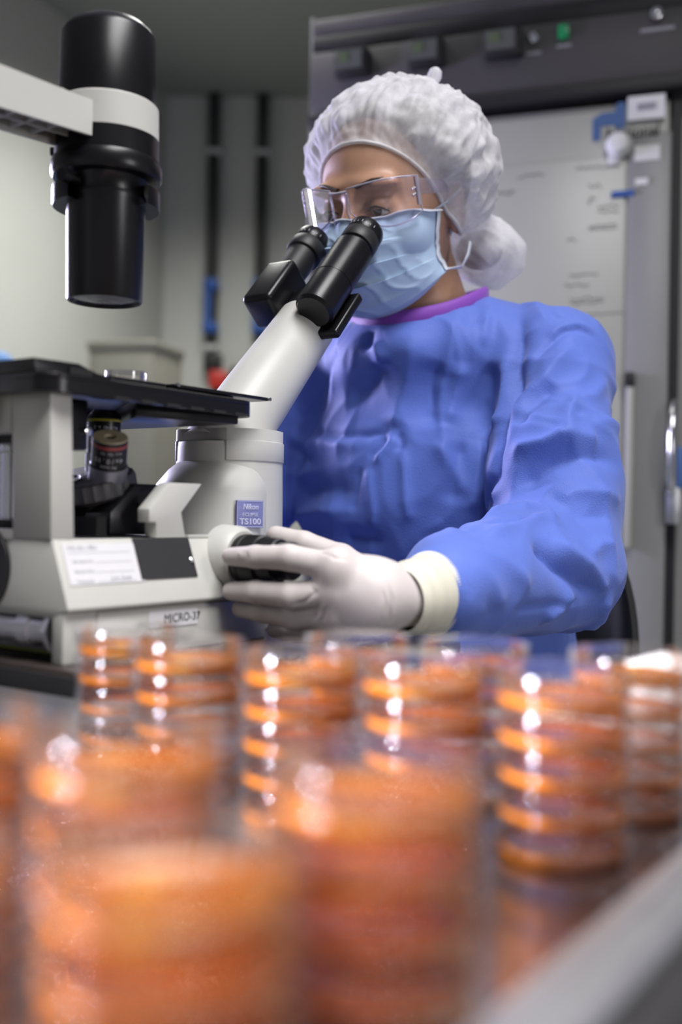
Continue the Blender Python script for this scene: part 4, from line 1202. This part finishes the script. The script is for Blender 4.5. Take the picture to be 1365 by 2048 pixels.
disp = np.zeros(len(V))
for A, sg, path in FOLDS:
    pa = np.array(path, float) / 1000
    lo_, hi_ = pa.min(0) - 0.05, pa.max(0) + 0.05
    idx = np.where(((V > lo_) & (V < hi_)).all(1))[0]
    d_, t_ = polyline_dist(V[idx], pa)
    s_ = sg / 1000.0
    ends = np.clip(np.minimum(t_, 1 - t_) / 0.18, 0.12, 1)
    # sharp-crested folds: stiff nonwoven cloth breaks rather than bends
    prof = 0.6 * np.exp(-d_ / s_) + 0.4 * np.exp(-(d_ / (1.4 * s_)) ** 2)
    disp[idx] += 1.4 * A / 1000 * ends * prof
cr = np.empty(len(V))
for i, p in enumerate(V):
    q = Vector((p[0] * 9, p[1] * 9, p[2] * 6.5))
    w_ = mnoise.noise(q * 0.6 + Vector((4, 1, 2))) * 1.2
    a_ = 1 - abs(mnoise.noise(q + Vector((w_, -w_, 0))))
    b_ = 1 - abs(mnoise.noise(q * 2.3 + Vector((w_ + 5, 2, w_))))
    cr[i] = (a_ ** 3 - 0.35) * 0.0065 + (b_ ** 4 - 0.3) * 0.0026
near_cuff = np.clip((np.linalg.norm(V - WLJ, axis=1) - 0.062) / 0.05, 0, 1)
V = V + Nn * ((disp + cr) * (0.1 + 0.9 * near_cuff))[:, None]
V = relax(V, Q, 1, 0.25)
gown = pmesh('gown', V, Q, M_gown)
tag(gown, 'blue nonwoven surgical gown')

# --- scrub trousers and shoes
def leg_sdf(p):
    d = None
    for s, kn in ((-1, (0.36, -0.06, -0.22)), (1, (0.36, 0.18, -0.22))):
        for c in (sd_cap(p, (0.66, 0.06 + s * 0.09, -0.22), kn, 0.098, 0.074), sd_cap(p, kn, (kn[0] + 0.03, kn[1], -0.655), 0.070, 0.056)):
            d = c if d is None else smin(d, c, 0.02)
    return d
V, Q = implicit(leg_sdf, (0.24, -0.18, -0.74), (0.80, 0.32, -0.08), 0.007)
tro = pmesh('trousers', V, Q, fabric('navy_scrub_cotton', (0.05, 0.08, 0.22), 0.8))
for s, ky in ((-1, -0.06), (1, 0.18)):
    V, Q = implicit(lambda p: np.maximum(sd_cap(p * np.array([1, 1, 1.15], np.float32), (0.41, ky, -0.712 * 1.15), (0.235, ky, -0.722 * 1.15), 0.043, 0.036), -(p[:, 2] + 0.749)), (0.15, ky - 0.08, -0.76), (0.50, ky + 0.08, -0.64), 0.005)
    pmesh('shoe', V, Q, M_rubber)

# purple neck binding along the neck opening
loop = []
el_ = np.radians(np.linspace(-85, 80, 331))
for i in range(96):
    a = 2 * math.pi * i / 96
    pt = NKC + NKR * np.stack([np.cos(el_) * math.cos(a), np.cos(el_) * math.sin(a), np.sin(el_)], 1)
    dd = gown_outer(pt.astype(np.float32))
    k = np.where((dd[:-1] < 0) & (dd[1:] >= 0))[0]
    k = k[0] if len(k) else 60
    loop.append(pt[k])
L_ = np.array(loop)
for _ in range(6): L_ = 0.5 * L_ + 0.25 * (np.roll(L_, 1, 0) + np.roll(L_, -1, 0))
shift(sweep('neck_binding', [tuple(p) for p in L_], lambda t: (0.0045, 0.0095), M_purple, None, closed=True, n=12))

# --- gloves and knit cuffs
V, Q = implicit(lambda p: hand_sdf(p, GL, PALM), (0.12, -0.19, -0.005), (0.27, -0.01, 0.11), 0.0013)
V = relax(V, Q, 1, 0.4)
Ng = normals_np(V, Q)
CREASES = [  # (height mm, width mm, path in mm in the bench frame)
    (-1.6, 1.5, [(160.3,-95.1,54.8),(155.1,-108.1,47.0),(153.5,-99.1,39.2),(150.9,-90.0,36.5)]),
    (-1.5, 1.4, [(157.3,-110.8,39.2),(163.2,-102.9,28.8),(169.8,-90.9,17.7)]),
    (1, 1.6, [(157.2,-114.6,40.1),(162.7,-108.1,28.8),(176.9,-91.2,17.1)]),
    (-1.2, 1.2, [(158.5,-115.9,37.5),(164.6,-108.1,24.0)]),
    (-1.2, 1.5, [(176.4,-156.9,55.7),(178.0,-160.7,43.1),(179.4,-159.3,33.7),(184.4,-155.5,24.3)]),
    (-1, 1.3, [(172.6,-155.6,50.5),(174.7,-157.7,37.9),(179.5,-152.6,24.6)]),
    (-1, 1.2, [(163.7,-132.1,70.9),(156.6,-123.7,73.0),(159.2,-108.1,76.6)]),
    (0.8, 1.5, [(143.8,-43.1,75.2),(142.5,-47.0,71.7),(142.8,-45.7,68.7)]),
    (-0.9, 1, [(143.9,-49.6,76.5),(141.6,-53.5,71.7),(142.3,-52.2,67.8)]),
]
dg = np.zeros(len(V))
for A, sg, path in CREASES:
    d_, t_ = polyline_dist(V, np.array(path, float) / 1000)
    dg += A / 1000 * np.clip(np.minimum(t_, 1 - t_) / 0.2, 0.15, 1) * np.exp(-(d_ / (sg / 1000)) ** 2)
V = V + Ng * dg[:, None]
gl = pmesh('glove', V, Q, M_glove)
ax = (ELJ - WLJ) / np.linalg.norm(ELJ - WLJ)
def ring_along(name, m, segs, n=64, rib=0.0, squash=(1.0, 1.08)):
    V_, F_ = [], []
    Fm = frame_to(tuple(WLJ), tuple(ax))
    for k, (d_, r) in enumerate(segs):
        for i in range(n):
            a = 2 * math.pi * i / n
            rr = r - (rib if i % 2 else 0)
            V_.append(Fm @ Vector((rr * math.cos(a) * squash[0], rr * math.sin(a) * squash[1], d_)))
    for k in range(len(segs) - 1):
        for i in range(n):
            F_.append((k * n + i, k * n + (i + 1) % n, (k + 1) * n + (i + 1) % n, (k + 1) * n + i))
    return shift(mesh(name, V_, F_, m, None, smooth=50))
cufo = ring_along('glove_cuff', mat('glove_rolled_edge', (0.62, 0.59, 0.49), 0.5, var=0.03), [(-0.012, 0.0225), (-0.006, 0.0248), (-0.002, 0.0262), (0.001, 0.0252), (0.004, 0.0270), (0.0065, 0.0258), (0.010, 0.0274), (0.013, 0.0270), (0.022, 0.0284), (0.027, 0.0292), (0.029, 0.0286), (0.0285, 0.0262)])
ring_along('knit_cuff', M_cuff, [(0.018, 0.0262), (0.0285, 0.0275), (0.031, 0.0300), (0.034, 0.0312), (0.046, 0.0318)], n=180, rib=0.0008)
V, Q = implicit(lambda p: hand_sdf(p, GR, PALMR), (0.12, 0.15, -0.005), (0.29, 0.345, 0.12), 0.0022)
pmesh('glove', V, Q, M_glove)

# --- eyes, brows, lashes
M_eye = mat('eye_white', (0.72, 0.68, 0.66), 0.2, var=0.02)
M_iris = mat('brown_iris', (0.05, 0.03, 0.02), 0.1, var=0.3, vscale=600, coat=1.0)
M_lash = mat('black_lash', (0.012, 0.010, 0.010), 0.6)
gz = (fw * 0.93 - up_ * 0.30).normalized()
for s in (-1, 1):
    c = Vector(hp(s * 0.031, -0.004, 0.0745))
    e = shift(lathe('eyeball', [(0, -0.0118)] + [(0.0118 * math.sin(math.radians(a)), -0.0118 * math.cos(math.radians(a))) for a in range(15, 166, 15)] + [(0, 0.0118)], M_eye, None, frame_to(c, gz), 24))
    lathe_i = lathe('iris', [(0.0058, 0.0104), (0.004, 0.0112), (0, 0.0121)], M_iris, None, frame_to(c, gz), 20)
    shift(lathe_i)
    for nm, axv, amax in (('upper_eyelid', up_ * 0.97 + fw * 0.10, 93), ('lower_eyelid', -up_, 52)):
        shift(lathe(nm, [(0, 0.0127)] + [(0.0127 * math.sin(math.radians(a)), 0.0127 * math.cos(math.radians(a))) for a in range(8, amax, 7)], M_skin, None, frame_to(c, tuple(axv)), 28))
    brow = [hp(s * x, t, f) for x, t, f in ((0.012, 0.0185, 0.0915), (0.020, 0.0215, 0.0912), (0.030, 0.0245, 0.0890), (0.040, 0.0250, 0.0830), (0.050, 0.0205, 0.0745))]
    shift(sweep('eyebrow', brow, lambda t: (0.0018, 0.0040 * (1 - t * 0.75)), M_hair, None, n=8, up=tuple(fw)))
    lash = [hp(s * x, t, f) for x, t, f in ((0.0190, -0.0060, 0.0835), (0.0250, -0.0030, 0.0872), (0.0320, -0.0025, 0.0882), (0.0390, -0.0050, 0.0855), (0.0440, -0.0085, 0.0815))]
    shift(sweep('eyelashes', lash, lambda t: (0.0009, 0.0012), M_lash, None, n=6, up=tuple(fw)))
    for k in range(12):
        t = k / 11.0
        b0 = Vector(lash[0]).lerp(Vector(lash[-1]), t); i0 = min(3, int(t * 4)); b0 = Vector(lash[i0]).lerp(Vector(lash[i0 + 1]), t * 4 - i0)
        d_ = (fw * 0.8 - up_ * 0.45 + sl_ * s * (t - 0.35) * 0.9).normalized()
        shift(sweep('eyelash', [b0, b0 + d_ * 0.004, b0 + d_ * 0.0075 + up_ * 0.001], lambda q: (0.00045 * (1 - q * .8), 0.00045 * (1 - q * .8)), M_lash, None, n=4))

# --- hair under the cap
hq = []
def hair_sdf(p, bs=0.0):
    q = to_head(p)
    d = sd_ell(q, (0, 0.029, -0.018), (0.0805, 0.0855, 0.0955))
    d = smin(d, sd_ell(q, (0.050, -0.066, -0.112), (0.042 - bs, 0.037 - bs, 0.038 - bs)), 0.03)
    # keep clear of the face
    d = smax(d, (q @ np.array([0, -0.60, 0.80], np.float32)) - 0.010, 0.006)
    return d
V, Q = implicit(lambda p: hair_sdf(p, 0.013), np.array(HC) - 0.2, np.array(HC) + 0.2, 0.0035)
pmesh('hair', V, Q, M_hair)

def push_out(P_, fn, gap, it=4):
    P_ = np.asarray(P_, np.float64).copy()
    gap = np.broadcast_to(np.asarray(gap, float), (len(P_),))
    for _ in range(it):
        d0 = fn(P_.astype(np.float32)).astype(float)
        bad = d0 < gap
        if not bad.any(): break
        q = P_[bad]; e = 0.0015
        g = np.stack([fn((q + np.eye(3)[i] * e).astype(np.float32)) - fn((q - np.eye(3)[i] * e).astype(np.float32)) for i in range(3)], 1).astype(float)
        g /= np.linalg.norm(g, axis=1, keepdims=True) + 1e-9
        P_[bad] = q + g * (gap[bad] - d0[bad])[:, None]
    return P_

# --- bouffant cap: radial surface around an axis through the face opening
oa = Vector((0, -0.60, 0.80)).normalized()       # opening axis in head coordinates (s, t, f)
ox = Vector((1, 0, 0)); oy = oa.cross(ox)
NT, NP = 70, 300
CC = np.array([0.0, 0.028, -0.018])
def head_hair(p): return np.minimum(head_sdf(p), hair_sdf(p))
th_, ph_, k_ = [], [], []
for i in range(NT + 1):
    for j in range(NP):
        ph = 2 * math.pi * j / NP
        sn = math.sin(ph)
        th0 = 0.985 + 0.05 * max(sn, 0) ** 2 + 0.42 * max(-sn, 0) ** 2
        k = (i / NT) ** 1.25
        th_.append(th0 + (math.pi - th0 - 0.02) * k); ph_.append(ph); k_.append(k)
th_, ph_, k_ = np.array(th_), np.array(ph_), np.array(k_)
D = (np.array(oa)[None] * np.cos(th_)[:, None] + (np.array(ox)[None] * np.cos(ph_)[:, None] + np.array(oy)[None] * np.sin(ph_)[:, None]) * np.sin(th_)[:, None])
skin_r = np.full(len(D), 0.05)
for r in np.arange(0.060, 0.175, 0.0015):
    P_ = HCn + (CC + D * r) @ HR
    ins = head_hair(P_.astype(np.float32)) < 0
    skin_r = np.where(ins, r, skin_r)
Re = np.array([0.100, 0.092, 0.104])
ell = 1.0 / np.sqrt(((D / Re) ** 2).sum(1))
edge = np.clip(k_ / 0.16, 0, 1); edge = edge * edge * (3 - 2 * edge)
r0 = skin_r + 0.0022
puff = 0.013 * np.sin(np.clip(k_ / 0.5, 0, 1) * math.pi / 2)
r1 = np.maximum(ell + puff, skin_r + 0.006)
bd = np.linalg.norm(D - np.array([0.36, -0.62, -0.70]) / 1.003, axis=1)
r1 = r1 + 0.016 * np.exp(-(bd / 0.30) ** 2)
rad = r0 + (r1 - r0) * edge
ga = np.empty(len(D))
for q in range(len(D)):
    ph, t, d = ph_[q], k_[q], D[q]
    cx, cy = math.cos(ph), math.sin(ph)
    c0 = mnoise.noise(Vector((d[0] * 3 + 7, d[1] * 3, d[2] * 3))) * 1.3
    # gathers run from the elastic back over the crown, then soften into crumples
    g1 = (1 - abs(mnoise.noise(Vector((cx * 4.2 + 0.6 * c0, cy * 4.2, t * 1.6 + c0))))) ** 3
    g2 = (1 - abs(mnoise.noise(Vector((cx * 11.0 + 3, cy * 11.0 + c0, t * 2.6))))) ** 3
    g3 = mnoise.noise(Vector((cx * 34.0, cy * 34.0 + 4, t * 3.0)))
    c1 = (1 - abs(mnoise.noise(Vector((d[0] * 5 + 2, d[1] * 5, d[2] * 5))))) ** 2
    w1 = min(1.0, t / 0.06)
    ga[q] = (g1 - 0.45) * 0.0068 * w1 + (g2 - 0.45) * 0.0030 * w1 * max(0.25, 1 - t) + g3 * 0.0022 * max(0.1, 1 - 2.4 * t) + (c1 - 0.6) * 0.0055 * min(1, t / 0.3) + ((1 - abs(mnoise.noise(Vector((cx * 8.0 + c0, cy * 8.0 + 9, t * 1.3 + c0 * .5))))) ** 9) * 0.0035 * w1 + ((1 - abs(mnoise.noise(Vector((d[0] * 9 + 3 * c0, d[1] * 9, d[2] * 9 + 5))))) ** 9) * 0.0022 * w1
rad = np.maximum(rad + ga * (0.25 + 0.75 * edge), skin_r + 0.0012 + 0.004 * edge)
rg = rad.reshape(NT + 1, NP)
for _ in range(2):
    rg[1:-1] = 0.4 * rg[1:-1] + 0.15 * (rg[:-2] + rg[2:] + np.roll(rg, 1, 1)[1:-1] + np.roll(rg, -1, 1)[1:-1])
rad = rg.reshape(-1)
Pc = HCn + (CC + D * rad[:, None]) @ HR
Pc = push_out(Pc, head_hair, 0.0015 + 0.0045 * edge)
Vc = [Vector(p) for p in Pc]
Fc = []
for i in range(NT):
    for j in range(NP):
        Fc.append((i * NP + j, i * NP + (j + 1) % NP, (i + 1) * NP + (j + 1) % NP, (i + 1) * NP + j))
Fc.append(tuple(NT * NP + j for j in range(NP)))
cap = shift(mesh('hair_cap', Vc, Fc, M_cap, None, smooth=80))
tag(cap, 'white spun bouffant hair cap')
edge_pts = [Vc[j] for j in range(0, NP, 2)]
el = sweep('cap_elastic', edge_pts, lambda t: (0.0026, 0.0022), M_cap, None, closed=True, n=8)
shift(el)
kn_ = Vector(hp(0.020, 0.126, -0.080))
shift(lathe('cap_knot', [(0, -0.012), (0.008, -0.010), (0.0065, 0.002), (0.0085, 0.009), (0.007, 0.016), (0.003, 0.019), (0, 0.0195)], M_cap, None, frame_to(kn_, tuple(up_ * 0.8 - fw * 0.25 + sl_ * 0.2)), 16))

# --- pleated face mask
NU, NV = 80, 110
Vm, Fm_ = [], []
def mask_pt(a, b):
    """a in -1..1 across, b in 0..1 from top edge to under the chin"""
    s_ang = a * 1.22
    # profile down the middle line (t, f)
    prof = [(0.00, -0.0135, 0.1010), (0.10, -0.0230, 0.1100), (0.22, -0.0370, 0.1185), (0.40, -0.0600, 0.1165), (0.60, -0.0850, 0.1100), (0.80, -0.1080, 0.0970), (0.92, -0.1190, 0.0820), (1.0, -0.1230, 0.0640)]
    for (b0, t0, f0), (b1, t1, f1) in zip(prof, prof[1:]):
        if b <= b1 + 1e-9:
            w = (b - b0) / (b1 - b0); t = t0 + (t1 - t0) * w; f = f0 + (f1 - f0) * w
            break
    wid = 0.066 + 0.010 * b ** 2
    dep = f - 0.018                       # depth of the section ahead of the ear plane
    s = wid * math.sin(s_ang) / math.sin(1.22)
    ca_ = (math.cos(s_ang) - math.cos(1.22)) / (1 - math.cos(1.22))
    ff = 0.018 + dep * (ca_ ** 0.78 if ca_ > 0 else 0)
    # sides: top edge drops across the cheeks, bottom edge rises
    side = abs(a) ** 1.8
    t_ = t + side * (0.002 * (1 - b) + 0.048 * b ** 1.5)
    # pleats
    for pb, dp in ((0.24, 0.0060), (0.42, 0.0085), (0.60, 0.0080)):
        x = (b - pb) / 0.15
        if 0 <= x < 1: ff += dp * (1 - x) * (1 - abs(a) ** 3)
    wr = mnoise.noise(Vector((a * 3.0 + 5, b * 5.0, 2.2))) * 0.003 + (1 - abs(mnoise.noise(Vector((a * 4.0 - b * 3, b * 3.0 + a * 2, 9.2))))) ** 5 * 0.0045
    return s * (1 + 0.01 * math.sin(b * 9)), t_, ff + wr * (0.3 + 0.7 * math.sin(math.pi * b))
for i in range(NV + 1):
    for j in range(NU + 1):
        Vm.append(Vector(hp(*mask_pt(-1 + 2 * j / NU, i / NV))))
for i in range(NV):
    for j in range(NU):
        Fm_.append((i * (NU + 1) + j, i * (NU + 1) + j + 1, (i + 1) * (NU + 1) + j + 1, (i + 1) * (NU + 1) + j))
_pm = push_out([tuple(v) for v in Vm], head_sdf, 0.0035)
Vm = [Vector(v) for v in _pm]
mk = shift(mesh('face_mask', Vm, Fm_, M_mask, None, smooth=70))
sm = mk.modifiers.new('thickness', 'SOLIDIFY'); sm.thickness = 0.0012; sm.offset = 1
tag(mk, 'pale blue pleated surgical face mask')
def mask_strip(name, pts, w, m):
    pts = [Vector(v) for v in push_out([tuple(v) for v in pts], head_sdf, 0.0052)]
    o = shift(sweep(name, pts, lambda t: (0.0011, w), m, None, n=8, up=tuple(fw)))
    return o
mask_strip('mask_top_binding', [Vector(hp(*mask_pt(-1 + 2 * j / 40, 0.012))) + fw * 0.0006 for j in range(41)], 0.0030, M_maskwhite)
for s in (-1, 1):
    mask_strip('mask_side_binding', [Vector(hp(*mask_pt(s * 0.985, i / 30))) + sl_ * s * 0.0008 for i in range(31)], 0.0034, M_maskwhite)
    a0 = Vector(hp(*mask_pt(s * 0.985, 0.02))); a1 = Vector(hp(*mask_pt(s * 0.985, 0.98)))
    e0 = Vector(hp(s * 0.082, 0.006, -0.012)); e1_ = Vector(hp(s * 0.084, -0.052, -0.022))
    shift(sweep('ear_loop', [a0, a0.lerp(e0, 0.5) + sl_ * s * 0.004, e0], lambda t: (0.0010, 0.0030), M_maskwhite, None, n=8, up=tuple(fw)))
    shift(sweep('ear_loop', [a1, a1.lerp(e1_, 0.4) + sl_ * s * 0.006 - up_ * 0.010, a1.lerp(e1_, 0.75) + sl_ * s * 0.004 - up_ * 0.006, e1_], lambda t: (0.0010, 0.0030), M_maskwhite, None, n=8, up=tuple(fw)))

# ------------------------------------------------------------------ safety glasses
M_lens = clear_plastic('clear_polycarbonate', (0.93, 0.91, 0.97), 0.05, 1.45, 0.05, 0.45)
M_frame = clear_plastic('clear_frame_plastic', (0.80, 0.76, 0.90), 0.08, 1.5, 0.35)
gs = empty('safety_glasses')
gs.matrix_world = BM @ Matrix.Translation(EYE)
tag(gs, 'clear plastic safety glasses worn above the face mask', 'glasses')
def gshift(o):
    o.data.transform(Matrix.Translation(-EYE)); o.parent = gs; return o
def lens_pt(s, x, y):
    """x 0..1 from nose to temple, y 0..1 from lower to upper edge"""
    a = 0.13 + 1.02 * x
    S_ = 0.0735 * math.sin(a) / math.sin(1.15)
    f = 0.036 + 0.074 * math.cos(a * 0.98)
    top = 0.016 + 0.006 * math.sin(min(1, x * 1.4) * math.pi * 0.5)
    bot = -0.031 + 0.017 * x ** 3 + 0.022 * (1 - x) ** 3
    return (s * S_, bot + (top - bot) * y + 0.002, f - 0.005 * (1 - y))
for s in (-1, 1):
    Vl, Fl = [], []
    nx_, ny_ = 22, 10
    for i in range(ny_ + 1):
        for j in range(nx_ + 1):
            Vl.append(Vector(hp(*lens_pt(s, j / nx_, i / ny_))))
    for i in range(ny_):
        for j in range(nx_):
            Fl.append((i * (nx_ + 1) + j, i * (nx_ + 1) + j + 1, (i + 1) * (nx_ + 1) + j + 1, (i + 1) * (nx_ + 1) + j))
    ln = gshift(mesh('lens', Vl, Fl, M_lens, None, smooth=60))
    rim = [lens_pt(s, x / 14, 1.0) for x in range(15)] + [lens_pt(s, 1.0, 1 - y / 5) for y in range(1, 6)] + [lens_pt(s, 1 - x / 14, 0.0) for x in range(1, 15)] + [lens_pt(s, 0.0, y / 5) for y in range(1, 5)]
    gshift(sweep('lens_rim', [hp(*p) for p in rim], lambda t: (0.0009, 0.0009), M_frame, None, closed=True, n=6, up=tuple(fw)))
    hx = Vector(hp(*lens_pt(s, 1.0, 0.75)))
    gshift(sweep('hinge', [hp(*lens_pt(s, 0.97, 0.22)), hp(*lens_pt(s, 0.97, 0.98))], lambda t: (0.0022, 0.0030), M_frame, None, n=8, up=tuple(fw)))
    gshift(sweep('hinge_pin', [hp(*lens_pt(s, 0.88, 0.52)), hp(*lens_pt(s, 0.99, 0.56))], lambda t: (0.0016, 0.0016), M_frame, None, n=8))
    gshift(sweep('hinge_pin', [hp(*lens_pt(s, 0.88, 0.66)), hp(*lens_pt(s, 0.99, 0.72))], lambda t: (0.0016, 0.0016), M_frame, None, n=8))
    gshift(sweep('temple', [hp(*lens_pt(s, 0.99, 0.7)), hp(s * 0.0775, 0.012, 0.045), hp(s * 0.080, 0.011, 0.020), hp(s * 0.080, 0.008, -0.015)], lambda t: (0.0085 * (1 - t * 0.3), 0.0011), M_lens, None, n=10, up=tuple(sl_)))
gshift(sweep('bridge', [hp(*lens_pt(1, 0.0, 0.9)), hp(0, 0.0145, 0.1125), hp(*lens_pt(-1, 0.0, 0.9))], lambda t: (0.0014, 0.0024), M_frame, None, n=8, up=tuple(fw)))
for s in (-1, 1):
    gshift(sweep('nose_pad', [hp(*lens_pt(s, 0.0, 0.8)), hp(s * 0.0085, -0.006, 0.1080), hp(s * 0.0105, -0.018, 0.1040)], lambda t: (0.0012, 0.0012), M_frame, None, n=8))

# ------------------------------------------------------------------ lab chair behind her
ch = empty('lab_chair', tuple(BM @ Vector((0.72, 0.05, -TABLE_Z))), BENCH_ANGLE)
tag(ch, 'black lab chair with curved backrest behind the gowned person', 'chair')
Vb, Fb = [], []
nA, nB = 24, 14
for k_, off in ((0, 0.0), (1, 0.022)):
    for i in range(nB + 1):
        z = 0.50 + 0.32 * i / nB
        for j in range(nA + 1):
            a = -1.0 + 2.0 * j / nA
            wz = 0.185 * (1 - 0.25 * (abs(i / nB - 0.45) * 1.6) ** 3)
            Vb.append((0.175 + off - 0.12 * a * a, a * wz, z))
n0 = (nA + 1) * (nB + 1)
for i in range(nB):
    for j in range(nA):
        q = (i * (nA + 1) + j, i * (nA + 1) + j + 1, (i + 1) * (nA + 1) + j + 1, (i + 1) * (nA + 1) + j)
        Fb.append(q); Fb.append(tuple(n0 + x for x in reversed(q)))
for i in range(nB):
    for j in (0, nA):
        a, b = i * (nA + 1) + j, (i + 1) * (nA + 1) + j
        Fb.append((a, b, n0 + b, n0 + a))
for j in range(nA):
    for i in (0, nB):
        a, b = i * (nA + 1) + j, i * (nA + 1) + j + 1
        Fb.append((a, b, n0 + b, n0 + a))
mesh('backrest', Vb, Fb, M_chair, ch, smooth=50)
prism('seat', rrect(-0.24, 0.18, -0.22, 0.22, 0.06), 0.38, 0.43, M_chair, ch, axis='z', bevel=0.012)
sweep('back_support', [(0.12, 0, 0.37), (0.20, 0, 0.40), (0.205, 0, 0.70)], lambda t: (0.02, 0.01), M_chair, ch)
lathe('gas_column', [(0, 0.05), (0.026, 0.05), (0.026, 0.38), (0, 0.38)], M_grey, ch, Matrix(), 20)
for k in range(5):
    a = k * 2 * math.pi / 5 + 0.3
    sweep('leg', [(0, 0, 0.085), (0.28 * math.cos(a), 0.28 * math.sin(a), 0.055)], lambda t: (0.022 - 0.006 * t, 0.018 - 0.006 * t), M_chair, ch)
    lathe('caster', [(0, -0.014), (0.026, -0.014), (0.026, 0.014), (0, 0.014)], M_rubber, ch, frame_to((0.28 * math.cos(a), 0.28 * math.sin(a), 0.026), (-math.sin(a), math.cos(a), 0)), 16)
